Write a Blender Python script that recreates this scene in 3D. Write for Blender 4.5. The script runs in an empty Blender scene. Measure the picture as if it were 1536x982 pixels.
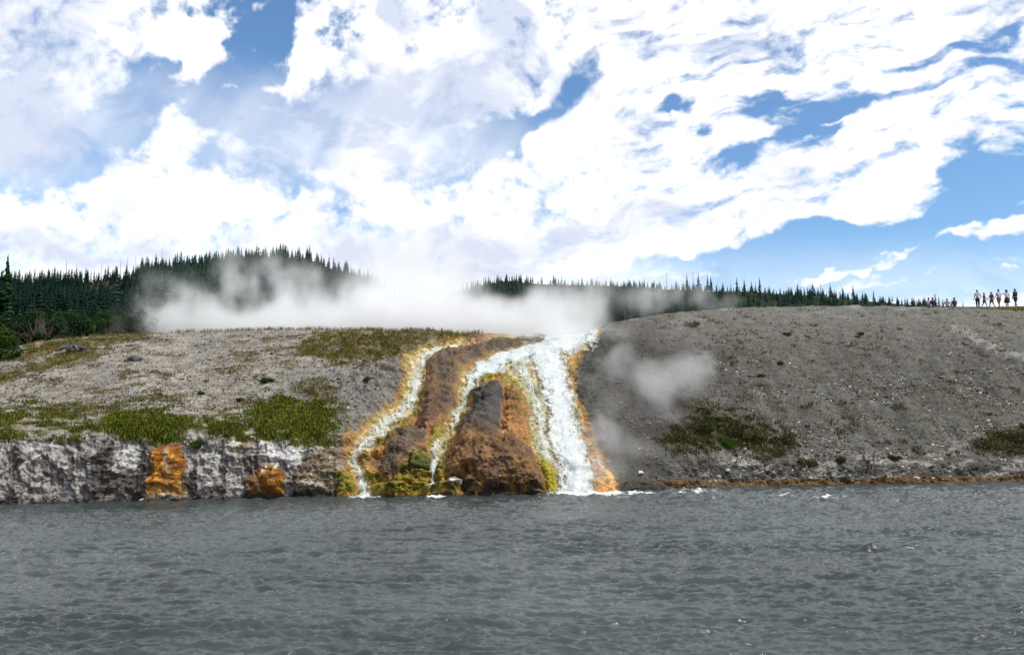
import bpy, math, random
import numpy as np
from mathutils import Vector, Matrix

# ------------------------------------------------------------------ camera, sky, sun, exposure
scene = bpy.context.scene
COL = scene.collection
F_PX, CX, CY = 1200.0, 768.0, 491.0            # the photograph is 1536 x 982
CAM_H = 3.2
PITCH = math.atan((620.0 - CY) / F_PX)
CP, SP = math.cos(PITCH), math.sin(PITCH)

cam_d = bpy.data.cameras.new('camera')
cam_d.sensor_width = 36.0
cam_d.lens = 36.0 * F_PX / 1536.0
cam_d.clip_start = 0.1
cam_d.clip_end = 20000.0
cam = bpy.data.objects.new('camera', cam_d)
COL.objects.link(cam)
cam.location = (0, 0, CAM_H)
cam.rotation_euler = (math.pi / 2 + PITCH, 0, 0)
scene.camera = cam

SUN_EL, SUN_AZ = 54.0, 122.0                    # azimuth measured from +Y (away from the camera) towards +X
SUN_STRENGTH, SUN_ANGLE = 2.8, 7.0
SKY_STRENGTH = 0.095
CLOUD = 1.02
SKY_TINT = (1.08, 1.32, 1.45)
EXPOSURE = 0.3

scene.view_settings.view_transform = 'Standard'
scene.view_settings.look = 'None'
scene.view_settings.gamma = 1.0
scene.view_settings.use_curve_mapping = False
scene.view_settings.exposure = EXPOSURE
cy = scene.cycles
cy.use_denoising = True
cy.max_bounces = 32
cy.diffuse_bounces = 3
cy.glossy_bounces = 3
cy.volume_bounces = 32
cy.transparent_max_bounces = 8
cy.volume_max_steps = 256
cy.volume_step_rate = 3.0


class NT:
    """small helper for building node trees"""
    def __init__(self, tree):
        self.t = tree
        tree.nodes.clear()

    def n(self, typ, **kw):
        nd = self.t.nodes.new(typ)
        for k, v in kw.items():
            setattr(nd, k, v)
        return nd

    def put(self, sock, v):
        if isinstance(v, bpy.types.NodeSocket):
            self.t.links.new(v, sock)
        elif v is not None:
            sock.default_value = v

    def math(self, op, a, b=None, c=None, clamp=False):
        nd = self.n('ShaderNodeMath', operation=op, use_clamp=clamp)
        for i, v in enumerate((a, b, c)):
            if v is not None:
                self.put(nd.inputs[i], v)
        return nd.outputs[0]

    def vmath(self, op, a, b=None):
        nd = self.n('ShaderNodeVectorMath', operation=op)
        self.put(nd.inputs[0], a)
        if b is not None:
            self.put(nd.inputs[3 if op == 'SCALE' else 1], b)
        return nd.outputs['Value' if op in ('DOT_PRODUCT', 'LENGTH') else 'Vector']

    def mapping(self, vec, loc=(0, 0, 0), rot=(0, 0, 0), scale=(1, 1, 1), typ='TEXTURE'):
        nd = self.n('ShaderNodeMapping', vector_type=typ)
        self.put(nd.inputs[0], vec)
        nd.inputs['Location'].default_value = loc
        nd.inputs['Rotation'].default_value = rot
        nd.inputs['Scale'].default_value = scale
        return nd.outputs[0]

    def range(self, v, a, b, c=0.0, d=1.0, smooth=True):
        nd = self.n('ShaderNodeMapRange')
        nd.interpolation_type = 'SMOOTHSTEP' if smooth else 'LINEAR'
        nd.clamp = True
        self.put(nd.inputs[0], v)
        for i, x in enumerate((a, b, c, d)):
            self.put(nd.inputs[i + 1], x)
        return nd.outputs[0]

    def noise(self, vec, scale, detail=4, rough=0.5, dist=0.0, out='Fac'):
        nd = self.n('ShaderNodeTexNoise')
        self.put(nd.inputs['Vector'], vec)
        nd.inputs['Scale'].default_value = scale
        nd.inputs['Detail'].default_value = detail
        nd.inputs['Roughness'].default_value = rough
        nd.inputs['Distortion'].default_value = dist
        return nd.outputs[0 if out == 'Fac' else 1]

    def mix(self, f, a, b, blend='MIX'):
        nd = self.n('ShaderNodeMix', data_type='RGBA', blend_type=blend)
        nd.clamp_factor = True
        self.put(nd.inputs[0], f)
        self.put(nd.inputs[6], a)
        self.put(nd.inputs[7], b)
        return nd.outputs[2]

    def link(self, a, b):
        self.t.links.new(a, b)


def rgba(c):
    return (c[0], c[1], c[2], 1.0)


# --- the world: Nishita blue with plain broken cloud (the deck in front of the camera is the sky dome below)
world = bpy.data.worlds.new('World')
scene.world = world
world.use_nodes = True
W = NT(world.node_tree)


def sky_node(t, vec=None):
    sky = t.n('ShaderNodeTexSky', sky_type='NISHITA')
    sky.sun_disc = False
    sky.sun_elevation = math.radians(SUN_EL)
    sky.sun_rotation = math.radians(SUN_AZ)
    sky.air_density = 1.0
    sky.dust_density = 0.4
    sky.ozone_density = 3.0
    if vec is not None:
        t.put(sky.inputs[0], vec)
    sc_ = t.n('ShaderNodeVectorMath', operation='SCALE')
    t.put(sc_.inputs[0], sky.outputs[0])
    sc_.inputs[3].default_value = SKY_STRENGTH
    return sc_.outputs[0]


wdir = W.n('ShaderNodeTexCoord').outputs['Generated']
wn = W.noise(wdir, 3.2, 4, .6)
wcol = W.mix(W.range(wn, .40, .56), sky_node(W), (CLOUD * .86, CLOUD * .87, CLOUD * .90, 1))
bg = W.n('ShaderNodeBackground')
W.put(bg.inputs[0], wcol)
bg.inputs[1].default_value = 1.0
wo = W.n('ShaderNodeOutputWorld')
W.link(bg.outputs[0], wo.inputs[0])

sun_d = bpy.data.lights.new('sun', 'SUN')
sun_d.energy = SUN_STRENGTH
sun_d.angle = math.radians(SUN_ANGLE)
sun_d.color = (1.0, 0.95, 0.88)
sun = bpy.data.objects.new('sun', sun_d)
COL.objects.link(sun)
_e, _a = math.radians(SUN_EL), math.radians(SUN_AZ)
to_sun = Vector((math.sin(_a) * math.cos(_e), math.cos(_a) * math.cos(_e), math.sin(_e)))
sun.rotation_euler = to_sun.to_track_quat('Z', 'Y').to_euler()
sun.location = (0, 0, 200)

# ------------------------------------------------------------------ helpers
rng = np.random.default_rng(7)
random.seed(7)
_perm = rng.permutation(256).astype(np.int32)
_perm = np.concatenate([_perm, _perm])
_grad = rng.normal(size=(256, 3)).astype(np.float32)
_grad /= np.linalg.norm(_grad, axis=1)[:, None]


def perlin(x, y, z):
    x, y, z = np.broadcast_arrays(np.asarray(x, np.float32), np.asarray(y, np.float32), np.asarray(z, np.float32))
    xi, yi, zi = np.floor(x).astype(np.int32), np.floor(y).astype(np.int32), np.floor(z).astype(np.int32)
    fx, fy, fz = x - xi, y - yi, z - zi
    u, v, w = (t * t * t * (t * (t * 6 - 15) + 10) for t in (fx, fy, fz))
    out = 0
    for dx in (0, 1):
        a = _perm[(xi + dx) & 255]
        wx = u if dx else 1 - u
        for dy in (0, 1):
            b = _perm[(a + yi + dy) & 255]
            wy = v if dy else 1 - v
            for dz in (0, 1):
                gi = _grad[_perm[(b + zi + dz) & 255]]
                dot = gi[..., 0] * (fx - dx) + gi[..., 1] * (fy - dy) + gi[..., 2] * (fz - dz)
                out = out + wx * wy * (w if dz else 1 - w) * dot
    return out * 1.5


def fbm(x, y, z, octv=4, gain=0.5, lac=2.03):
    s, a, f = 0, 1.0, 1.0
    for i in range(octv):
        s = s + a * perlin(x * f + 17.3 * i, y * f + 5.1 * i, z * f + 9.7 * i)
        a *= gain
        f *= lac
    return s


def ridged(x, y, z, octv=4):
    s, a, f = 0, 1.0, 1.0
    for i in range(octv):
        s = s + a * (1 - 2 * np.abs(perlin(x * f + 3.3 * i, y * f + 8.1 * i, z * f + 1.7 * i)))
        a *= .5
        f *= 2.1
    return s


def sstep(a, b, x):
    t = np.clip((x - a) / (b - a), 0, 1)
    return t * t * (3 - 2 * t)


def ray(px, py):
    """level-frame slopes (x/y, z/y) of the ray through a pixel of the photograph"""
    X = (np.asarray(px, float) - CX) / F_PX
    Z = (CY - np.asarray(py, float)) / F_PX
    yy = CP - Z * SP
    return X / yy, (SP + Z * CP) / yy


def at(px, py, d):
    u, v = ray(px, py)
    return np.array([u * d, d, CAM_H + v * d])


def to_px(P):
    x, y, z = P[..., 0], P[..., 1], P[..., 2] - CAM_H
    f = y * CP + z * SP
    return CX + F_PX * x / f, CY - F_PX * (-y * SP + z * CP) / f


def make_mesh(name, V, faces, mats, attrs=None, smooth=True, mat_idx=None):
    """V (n,3); faces: array (m,3)/(m,4) or a list of such arrays"""
    if isinstance(faces, np.ndarray):
        faces = [faces]
    me = bpy.data.meshes.new(name)
    V = np.ascontiguousarray(V, np.float32)
    me.vertices.add(len(V))
    me.vertices.foreach_set('co', V.ravel())
    loops = np.concatenate([f.ravel() for f in faces]).astype(np.int32)
    cnt = np.concatenate([np.full(len(f), f.shape[1], np.int32) for f in faces])
    start = np.concatenate([[0], np.cumsum(cnt)[:-1]]).astype(np.int32)
    me.loops.add(len(loops))
    me.loops.foreach_set('vertex_index', loops)
    me.polygons.add(len(cnt))
    me.polygons.foreach_set('loop_start', start)
    try:
        me.polygons.foreach_set('loop_total', cnt)
    except Exception:
        pass
    for m in (mats if isinstance(mats, (list, tuple)) else [mats]):
        me.materials.append(m)
    if mat_idx is not None:
        me.polygons.foreach_set('material_index', np.asarray(mat_idx, np.int32))
    me.polygons.foreach_set('use_smooth', np.full(len(cnt), bool(smooth)))
    for k, a in (attrs or {}).items():
        a = np.asarray(a, np.float32)
        if a.ndim == 2:
            at_ = me.attributes.new(k, 'FLOAT_COLOR', 'POINT')
            c = np.ones((len(V), 4), np.float32)
            c[:, :3] = a[:, :3]
            at_.data.foreach_set('color', c.ravel())
        else:
            at_ = me.attributes.new(k, 'FLOAT', 'POINT')
            at_.data.foreach_set('value', a.ravel())
    me.update(calc_edges=True)
    me.validate()
    return me


def link(name, data, parent=None, loc=None, rz=0.0):
    o = bpy.data.objects.new(name, data)
    COL.objects.link(o)
    if parent is not None:
        o.parent = parent
    if loc is not None:
        o.location = tuple(float(c) for c in loc)
    if rz:
        o.rotation_euler = (0, 0, rz)
    return o


def tag(o, label=None, cat=None, group=None, kind=None):
    if label:
        o['label'] = label
    if cat:
        o['category'] = cat
    if group:
        o['group'] = group
    if kind:
        o['kind'] = kind
    return o


def grid_faces(R, C):
    i = np.arange(R * C).reshape(R, C)
    return np.stack([i[:-1, :-1], i[:-1, 1:], i[1:, 1:], i[1:, :-1]], -1).reshape(-1, 4)


def sub_faces(faces, keep):
    """keep faces whose flag is set; returns used vertex ids and re-indexed faces"""
    f = faces[keep]
    ids, inv = np.unique(f.ravel(), return_inverse=True)
    return ids, inv.reshape(-1, faces.shape[1])


def biggest(mask):
    """largest connected piece of a boolean grid"""
    rr, cc = np.where(mask.any(1))[0], np.where(mask.any(0))[0]
    r0, r1, c0, c1 = rr[0], rr[-1] + 1, cc[0], cc[-1] + 1
    m = mask[r0:r1, c0:c1]
    lab = np.where(m, np.arange(1, m.size + 1).reshape(m.shape), 0)
    for _ in range(4000):
        n = lab.copy()
        for ax in (0, 1):
            for dd in (1, -1):
                # running maximum along unbroken runs, one step at a time
                sh = np.roll(n, dd, ax)
                if ax == 0:
                    sh[0 if dd == 1 else -1] = 0
                else:
                    sh[:, 0 if dd == 1 else -1] = 0
                n = np.where(m, np.maximum(n, sh), 0)
        if (n == lab).all():
            break
        lab = n
    v, k = np.unique(lab[lab > 0], return_counts=True)
    out = np.zeros_like(mask)
    out[r0:r1, c0:c1] = lab == v[np.argmax(k)]
    return out


# ------------------------------------------------------------------ materials
def new_mat(name):
    m = bpy.data.materials.new(name)
    m.use_nodes = True
    return m, NT(m.node_tree)


def attr_mat(name, rough=0.9, wet=False, var=0.35, nscale=9.0, bump=0.35, bscale=14.0, bdist=0.05, spec=0.3):
    """albedo from the mesh's own 'tint' attribute, broken up by fine object-space noise"""
    m, t = new_mat(name)
    a = t.n('ShaderNodeAttribute', attribute_name='tint')
    tcn = t.n('ShaderNodeTexCoord').outputs['Object']
    n1 = t.noise(tcn, nscale, 6, 0.65)
    f = t.range(n1, 0.28, 0.72, 1 - var, 1 + var, smooth=False)
    c = t.vmath('SCALE', a.outputs['Color'], f)
    b = t.n('ShaderNodeBsdfPrincipled')
    t.put(b.inputs['Base Color'], c)
    if wet:
        w = t.n('ShaderNodeAttribute', attribute_name='wet')
        t.put(b.inputs['Roughness'], t.range(w.outputs['Fac'], 0, 1, rough, 0.28, smooth=False))
    else:
        b.inputs['Roughness'].default_value = rough
    b.inputs['Specular IOR Level'].default_value = spec
    if bump:
        bp = t.n('ShaderNodeBump')
        bp.inputs['Strength'].default_value = bump
        bp.inputs['Distance'].default_value = bdist
        t.put(bp.inputs['Height'], t.noise(tcn, bscale, 5, 0.7))
        t.link(bp.outputs[0], b.inputs['Normal'])
    o = t.n('ShaderNodeOutputMaterial')
    t.link(b.outputs[0], o.inputs[0])
    return m


def plain_mat(name, c1, c2=None, scale=4.0, rough=0.8, bump=0.0, spec=0.3, detail=4):
    m, t = new_mat(name)
    tcn = t.n('ShaderNodeTexCoord').outputs['Object']
    b = t.n('ShaderNodeBsdfPrincipled')
    n1 = t.noise(tcn, scale, detail, 0.6)
    t.put(b.inputs['Base Color'], t.mix(t.range(n1, 0.3, 0.7), rgba(c1), rgba(c2 or c1)))
    b.inputs['Roughness'].default_value = rough
    b.inputs['Specular IOR Level'].default_value = spec
    if bump:
        bp = t.n('ShaderNodeBump')
        bp.inputs['Strength'].default_value = bump
        t.put(bp.inputs['Height'], n1)
        t.link(bp.outputs[0], b.inputs['Normal'])
    o = t.n('ShaderNodeOutputMaterial')
    t.link(b.outputs[0], o.inputs[0])
    return m


def leaf_mat(name, c1, c2, scale=0.6, trans=0.25, per_object=0.0):
    m, t = new_mat(name)
    tcn = t.n('ShaderNodeTexCoord').outputs['Object']
    n1 = t.noise(tcn, scale, 5, 0.7)
    c = t.mix(t.range(n1, 0.35, 0.65), rgba(c1), rgba(c2))
    if per_object:
        oi = t.n('ShaderNodeObjectInfo')
        c = t.vmath('SCALE', c, t.range(oi.outputs['Random'], 0, 1, 1 - per_object, 1 + per_object, smooth=False))
    d = t.n('ShaderNodeBsdfDiffuse')
    t.put(d.inputs[0], c)
    tr = t.n('ShaderNodeBsdfTranslucent')
    t.put(tr.inputs[0], c)
    mx = t.n('ShaderNodeMixShader')
    mx.inputs[0].default_value = trans
    t.link(d.outputs[0], mx.inputs[1])
    t.link(tr.outputs[0], mx.inputs[2])
    o = t.n('ShaderNodeOutputMaterial')
    t.link(mx.outputs[0], o.inputs[0])
    return m


M_GROUND = attr_mat('sinter_ground', rough=0.92, wet=True, var=0.45, nscale=7.0, bump=0.6, bscale=16.0, bdist=0.06, spec=.12)
M_ROCK = attr_mat('mineral_crust', rough=0.85, wet=True, var=0.5, nscale=8.0, bump=0.35, bscale=16.0, bdist=0.04, spec=.2)
M_FOAM = attr_mat('white_water', rough=0.5, var=0.10, nscale=14.0, bump=0.4, bscale=9.0, bdist=0.04, spec=0.4)
_t = NT.__new__(NT)
_t.t = M_FOAM.node_tree
_bs = next(n for n in _t.t.nodes if n.type == 'BSDF_PRINCIPLED')
_t.link(_t.n('ShaderNodeAttribute', attribute_name='cover').outputs['Fac'], _bs.inputs['Alpha'])
M_STONE = attr_mat('loose_stone', rough=0.9, var=0.2, nscale=12.0, bump=0.0)
M_BLADE = attr_mat('grass_blade', rough=0.8, var=0.25, nscale=2.0, bump=0.0, spec=0.1)

# ------------------------------------------------------------------ the sky dome: how much cloud stands in each direction
def cloud_field(px, py):
    """cover (0..1) and thickness shade (0..1) of the cloud deck; px, py in photo pixels on the plane of the view direction"""
    X, Y = px / 100.0, py / 100.0
    o = np.zeros_like(X)
    w1, w2 = fbm(X * .8, Y * .8, o + 3.1, 2, .45), fbm(X * .8 + 40, Y * .8, o + 7.3, 2, .45)
    v1, v2 = fbm(X * 3.2, Y * 3.2, o + 13.1, 3, .55), fbm(X * 3.2 + 40, Y * 3.2, o + 17.3, 3, .55)
    U, V = X + .34 * w1 + .03 * v1, Y + .26 * w2 + .03 * v2

    def blobs(items, xx, yy):
        acc = np.zeros_like(X)
        for (bx, by, rx, ry, rot, wgt, inner) in items:
            a = math.radians(-rot)
            dx, dy = xx - bx / 100.0, yy - by / 100.0
            q = np.hypot((dx * math.cos(a) + dy * math.sin(a)) * 100 / rx, (-dx * math.sin(a) + dy * math.cos(a)) * 100 / ry)
            acc += wgt * sstep(1.35, inner, q)
        return acc
    holes = [
        (385, 40, 62, 95, -14, -1.5, .3), (420, 20, 50, 50, 0, -.8, .2), (350, 130, 90, 40, 20, -1.0, .2), (215, 88, 55, 30, -20, -1.1, .3), (215, 150, 80, 66, 10, -1.6, .3), (125, 222, 140, 46, 22, -1.6, .3), (270, 190, 140, 60, 0, -.9, .2),
        (415, 205, 170, 70, 5, -1.1, .3), (560, 190, 150, 62, 25, -1.15, .3), (350, 165, 90, 50, 0, -.8, .2), (460, 160, 120, 40, 10, -.7, .2), (290, 8, 40, 14, 0, -.9, .2),
        (458, 278, 40, 15, -10, -.8, .2), (545, 352, 70, 22, -12, -.8, .2), (690, 205, 120, 46, 28, -1.0, .3), (120, 262, 30, 16, -30, -.6, .1),
        (780, 185, 110, 26, 34, -1.2, .3), (860, 125, 60, 22, 44, -1.0, .3), (905, 85, 30, 14, 40, -.7, .2), (745, 235, 70, 22, 20, -.6, .2),
        (1010, 158, 36, 18, 14, -1.5, .4), (1050, 152, 24, 10, 40, -1.0, .3), (1140, 160, 40, 24, 10, -1.4, .4), (1195, 180, 60, 30, 10, -1.6, .4), (1225, 205, 40, 18, 30, -1.0, .3), (1240, 165, 70, 16, 18, -1.0, .3),
        (1060, 208, 18, 14, 30, -1.2, .3), (1085, 250, 60, 12, 24, -1.0, .3), (1140, 232, 70, 14, 26, -.8, .2), (1180, 262, 60, 8, 18, -.5, .2), (1300, 158, 70, 10, 16, -1.1, .3), (1380, 130, 90, 8, 14, -1.0, .3), (1465, 100, 80, 8, 12, -1.2, .3),
        (1340, 108, 60, 5, 14, -.6, .2), (1505, 60, 50, 16, 22, -1.1, .3), (1525, 38, 30, 12, 20, -1.0, .3), (1300, 245, 80, 8, 18, -.6, .2), (1280, 225, 50, 6, 18, -.5, .2), (1420, 78, 60, 4, 14, -.6, .2),
        (1500, 250, 110, 42, 8, -1.7, .4), (1420, 250, 60, 14, 16, -.9, .3), (1450, 300, 100, 40, 20, -1.5, .4), (1360, 350, 170, 40, 14, -1.7, .5), (1500, 390, 200, 46, 0, -1.7, .5),
        (1180, 380, 210, 34, 9, -1.7, .5), (1030, 400, 160, 24, 8, -1.5, .5), (1250, 430, 380, 30, 0, -1.6, .6), (900, 420, 110, 12, 0, -.9, .3), (690, 395, 90, 26, 0, -.45, .2), (630, 330, 50, 10, -30, -.4, .1),
    ]
    puffs = [
        (255, 192, 62, 34, -8, 1.5, .3), (315, 205, 40, 24, 0, .8, .2), (250, 235, 34, 26, 0, 1.0, .2), (300, 88, 26, 30, -20, 1.5, .3), (275, 55, 60, 26, 10, 1.2, .3), (390, 128, 62, 10, 4, .9, .2), (345, 134, 22, 10, 0, .8, .2), (392, 10, 14, 10, 0, .8, .2), (470, 95, 40, 16, 20, .6, .2),
        (1215, 415, 100, 9, 7, 1.5, .3), (1285, 400, 90, 12, 16, 1.6, .4), (1350, 378, 40, 10, 18, 1.4, .3), (1145, 388, 32, 9, 16, 1.6, .3), (1380, 363, 14, 7, 0, .9, .2),
        (1490, 345, 70, 17, 10, 1.6, .4), (1425, 352, 34, 9, 10, 1.0, .3), (1468, 310, 32, 10, 18, 1.0, .3), (1400, 300, 40, 18, 24, .6, .2), (1525, 330, 26, 12, 0, 1.0, .3), (1525, 409, 22, 6, 0, 1.2, .3), (1375, 318, 24, 10, 20, .8, .2),
        (1060, 408, 60, 7, 8, .9, .2), (1420, 400, 50, 7, 12, .9, .2), (1320, 425, 90, 8, 4, 1.0, .2), (1180, 360, 40, 6, 14, .8, .2), (865, 398, 74, 14, 2, 1.7, .4), (925, 395, 30, 8, 10, .7, .2), (1012, 172, 12, 9, 20, .9, .3), (1240, 208, 60, 6, 14, .8, .2), (1140, 200, 60, 10, 14, .7, .2), (1250, 182, 34, 4, 14, .9, .2), (1200, 165, 24, 4, 14, .6, .2), (240, 285, 120, 30, 0, .5, .2),
    ]
    base = .92 + .66 * np.maximum(blobs(holes, U, V), -1.5 - .9 * sstep(9.5, 11.5, X) * sstep(1.9, 2.4, Y) - .8 * np.clip(blobs([(420, 195, 170, 60, 5, 1, .3), (190, 170, 120, 60, 20, 1, .3), (385, 50, 60, 90, -14, 1, .3), (790, 185, 120, 40, 34, 1, .3)], X, Y), 0, 1)) + .62 * blobs(puffs, X + .16 * w1 + .10 * v1, Y + .12 * w2 + .09 * v2)
    n1 = fbm(U * 1.5, V * 1.7, o + 1.7, 6, .6)
    bil = .6 + .9 * fbm(X * 4.2, Y * 4.8, o + 5, 4, .6)
    a = math.radians(-15)
    Us, Vs = U * math.cos(a) + V * math.sin(a), -U * math.sin(a) + V * math.cos(a)
    n2 = fbm(Us * .75, Vs * 3.0, o + 2.2, 6, .62)
    side = sstep(7.5, 10.5, X)
    n3 = fbm(Us * 3.2, Vs * 6.5, o + 4.4, 4, .6)
    n = (.62 * n1 + .26 * (bil - .6)) * (1 - side) + (.55 * n2 + .26 * n3 + .10 * (bil - .6)) * side
    d = base + 1.2 * n
    soft = .36 + .12 * side + .34 * np.clip(blobs([(60, 120, 220, 200, 0, 1, .2), (590, 190, 220, 110, 20, 1, .3), (420, 215, 170, 70, 0, .9, .2), (780, 60, 120, 90, 0, .5, .2), (700, 330, 300, 110, 0, .4, .2), (240, 400, 300, 80, 0, .6, .2)], X, Y), 0, 1)
    c1 = sstep(.49 - soft, .57 + soft, d)
    # thin veil with slanting shafts
    ar = math.radians(-56)
    shaft = fbm((X * math.cos(ar) + Y * math.sin(ar)) * .16, (-X * math.sin(ar) + Y * math.cos(ar)) * 1.2, o + 6.5, 3)
    veil = np.clip(blobs([(430, 205, 220, 90, 10, .45, .1), (600, 175, 170, 100, 25, .72, .1), (330, 140, 120, 60, 0, .15, .1), (70, 190, 130, 130, 0, .6, .1), (700, 240, 160, 60, 15, .5, .1), (640, 380, 220, 60, 0, .65, .1), (900, 410, 160, 30, 0, .35, .1), (230, 160, 90, 80, 0, .18, .1), (1400, 420, 400, 60, 0, .10, .1)], X, Y) * (1 + .55 * shaft + .2 * n1), 0, .92)
    hz = .55 * sstep(3.0, 4.6, Y) * (1 - sstep(8, 11, X)) + .30 * sstep(3.3, 4.7, Y)
    cover = 1 - (1 - c1) * (1 - veil) * (1 - hz)
    shade = blobs([(40, 70, 140, 130, 0, .55, .1), (40, 210, 130, 70, 0, .8, .1), (60, 390, 210, 40, 0, .42, .1), (230, 370, 300, 40, 0, .25, .1), (600, 18, 52, 28, 0, 1.0, .2), (768, 60, 52, 60, 20, .85, .1), (735, 20, 60, 50, 0, .5, .1), (1090, 76, 95, 24, 2, .8, .1), (1205, 54, 36, 18, 20, .7, .1),
                   (560, 170, 180, 80, 20, .4, .1), (400, 170, 120, 60, 10, .15, .1), (680, 150, 120, 60, 10, .5, .1), (860, 140, 60, 60, 30, .3, .1), (840, 342, 240, 30, 8, .42, .1), (640, 400, 240, 50, 0, .55, .1), (1040, 332, 160, 18, 12, .35, .1), (170, 315, 60, 40, 0, .3, .1), (1250, 235, 200, 30, 15, .22, .1), (1480, 30, 100, 60, 20, .25, .1)], X + .4 * w1, Y + .3 * w2)
    shade = np.clip(1.40 * shade * (1 + .8 * n1) + .55 * sstep(-.1, .7, fbm(U * .9, V * 1.6, o + 11, 5, .6)) * sstep(2.0, .7, d), 0, 1)
    return cover, shade
M_SKY, t_ = new_mat('sky_with_cloud')
pos_ = t_.n('ShaderNodeNewGeometry').outputs['Position']
dir_ = t_.vmath('NORMALIZE', t_.vmath('SUBTRACT', pos_, (0, 0, CAM_H)))
blue_ = t_.mix(1.0, sky_node(t_, dir_), (SKY_TINT[0], SKY_TINT[1], SKY_TINT[2], 1), 'MULTIPLY')
cov_ = t_.n('ShaderNodeAttribute', attribute_name='cloud').outputs['Fac']
shd_ = t_.n('ShaderNodeAttribute', attribute_name='thickness').outputs['Fac']
cl_ = t_.mix(shd_, (CLOUD, CLOUD, CLOUD, 1), (.60, .65, .78, 1))
em_ = t_.n('ShaderNodeEmission')
t_.put(em_.inputs[0], t_.mix(cov_, blue_, cl_))
om_ = t_.n('ShaderNodeOutputMaterial')
t_.link(em_.outputs[0], om_.inputs[0])
M_SKY.cycles.emission_sampling = 'NONE'


def make_sky():
    az = np.radians(np.concatenate([np.arange(-76, -37, 1.0), np.arange(-37, 37, .062), np.arange(37, 76.5, 1.0)]))
    el = np.radians(np.concatenate([[-5, -3], np.arange(-1, 31.0, .062), np.arange(31.5, 45.5, .8)]))
    A, E = np.meshgrid(az, el)
    d = np.stack([np.sin(A) * np.cos(E), np.cos(A) * np.cos(E), np.sin(E)], -1)
    px, py = to_px(d + np.array([0, 0, CAM_H]))
    cov, sh = cloud_field(px.astype(np.float32), py.astype(np.float32))
    P = d * 9000.0 + np.array([0, 0, CAM_H])
    o = link('sky', make_mesh('sky', P.reshape(-1, 3), grid_faces(*A.shape)[:, ::-1], M_SKY, {'cloud': cov.ravel(), 'thickness': sh.ravel()}))
    tag(o, 'blue sky behind a broken deck of bright white and grey cloud', kind='structure')


make_sky()

# ------------------------------------------------------------------ the far bank: one sheet from the river bed over the crest
#   per column: waterline py, (py, distance) of ledge, lower slope, upper slope, crest
COLS = [
    (-900, 780, (690, 26.5), (640, 30), (600, 36), (560, 44)),
    (-200, 764, (672, 28.2), (630, 33), (590, 39), (552, 48)),
    (0, 757, (662, 29.4), (620, 34), (580, 39), (524, 52)),
    (60, 756, (660, 29.7), (616, 34.5), (572, 40), (512, 53)),
    (150, 754, (658, 30.1), (610, 35.5), (560, 41), (503, 54)),
    (300, 750, (656, 30.9), (602, 36.5), (548, 43), (499, 54)),
    (430, 747, (668, 31.5), (602, 37), (546, 43), (496, 54)),
    (520, 745, (674, 32.4), (612, 37.5), (550, 43), (495, 54)),
    (600, 743, (690, 32.9), (622, 37.5), (556, 43), (497, 54)),
    (680, 742, (692, 33.1), (622, 38), (552, 44), (499, 54)),
    (760, 741, (692, 33.3), (612, 38.5), (546, 44), (501, 54)),
    (820, 740, (692, 33.8), (612, 39), (546, 44), (500, 53)),
    (870, 739, (692, 34.2), (612, 39.5), (550, 44.5), (498, 52)),
    (900, 738, (690, 34.8), (604, 40.5), (538, 46), (489, 55)),
    (940, 736, (690, 35.2), (596, 41.5), (526, 48), (480, 58)),
    (1000, 733, (690, 35.9), (590, 42.8), (518, 50), (470, 62)),
    (1080, 731, (690, 36.9), (585, 44.5), (510, 52.5), (464, 67)),
    (1200, 728, (690, 38.0), (580, 46.5), (506, 55.5), (461, 71)),
    (1350, 725, (690, 39.0), (576, 48), (505, 57.5), (459.5, 72)),
    (1440, 724, (688, 39.5), (575, 48.5), (508, 58), (463, 72)),
    (1536, 722, (685, 40.3), (575, 49.5), (512, 59), (467, 70)),
    (1900, 716, (675, 43), (572, 54), (525, 63), (485, 74)),
    (2600, 708, (660, 48), (575, 60), (545, 68), (510, 78)),
]
cpx = np.array([c[0] for c in COLS], float)
cols_px = np.concatenate([np.arange(-900, -280, 12), np.arange(-280, -20, 2.6), np.arange(-20, 1557, 1.2), np.arange(1558, 1900, 2.6), np.arange(1902, 2600, 14)]).astype(float)
Ccount = len(cols_px)


def interp_col(vals, win=25):
    """piecewise-linear over the columns, smoothed"""
    fine = np.arange(-1000, 2700, 1.0)
    y = np.interp(fine, cpx, vals)
    k = np.hanning(2 * win + 1)
    k /= k.sum()
    y = np.convolve(np.pad(y, win, mode='edge'), k, mode='valid')
    return np.interp(cols_px, fine, y)


wl_py = interp_col([c[1] for c in COLS])
lev_py = [interp_col([c[k][0] for c in COLS]) for k in (2, 3, 4, 5)]
lev_d = [interp_col([c[k][1] for c in COLS]) for k in (2, 3, 4, 5)]
_, vw = ray(cols_px, wl_py)
wl_d = -CAM_H / vw
ctrl_d, ctrl_z = [wl_d - 2.2, wl_d], [np.full(Ccount, -1.3), np.zeros(Ccount)]
for p_, d_ in zip(lev_py, lev_d):
    _, v_ = ray(cols_px, p_)
    ctrl_d.append(d_)
    ctrl_z.append(CAM_H + v_ * d_)
zc = ctrl_z[-1]
ctrl_d += [lev_d[-1] + 9, np.full(Ccount, 120.0), np.full(Ccount, 170.0)]
ctrl_z += [zc + 0.15, zc - 0.3, zc - 1.0]
CD, CZ = np.array(ctrl_d), np.array(ctrl_z)


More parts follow.
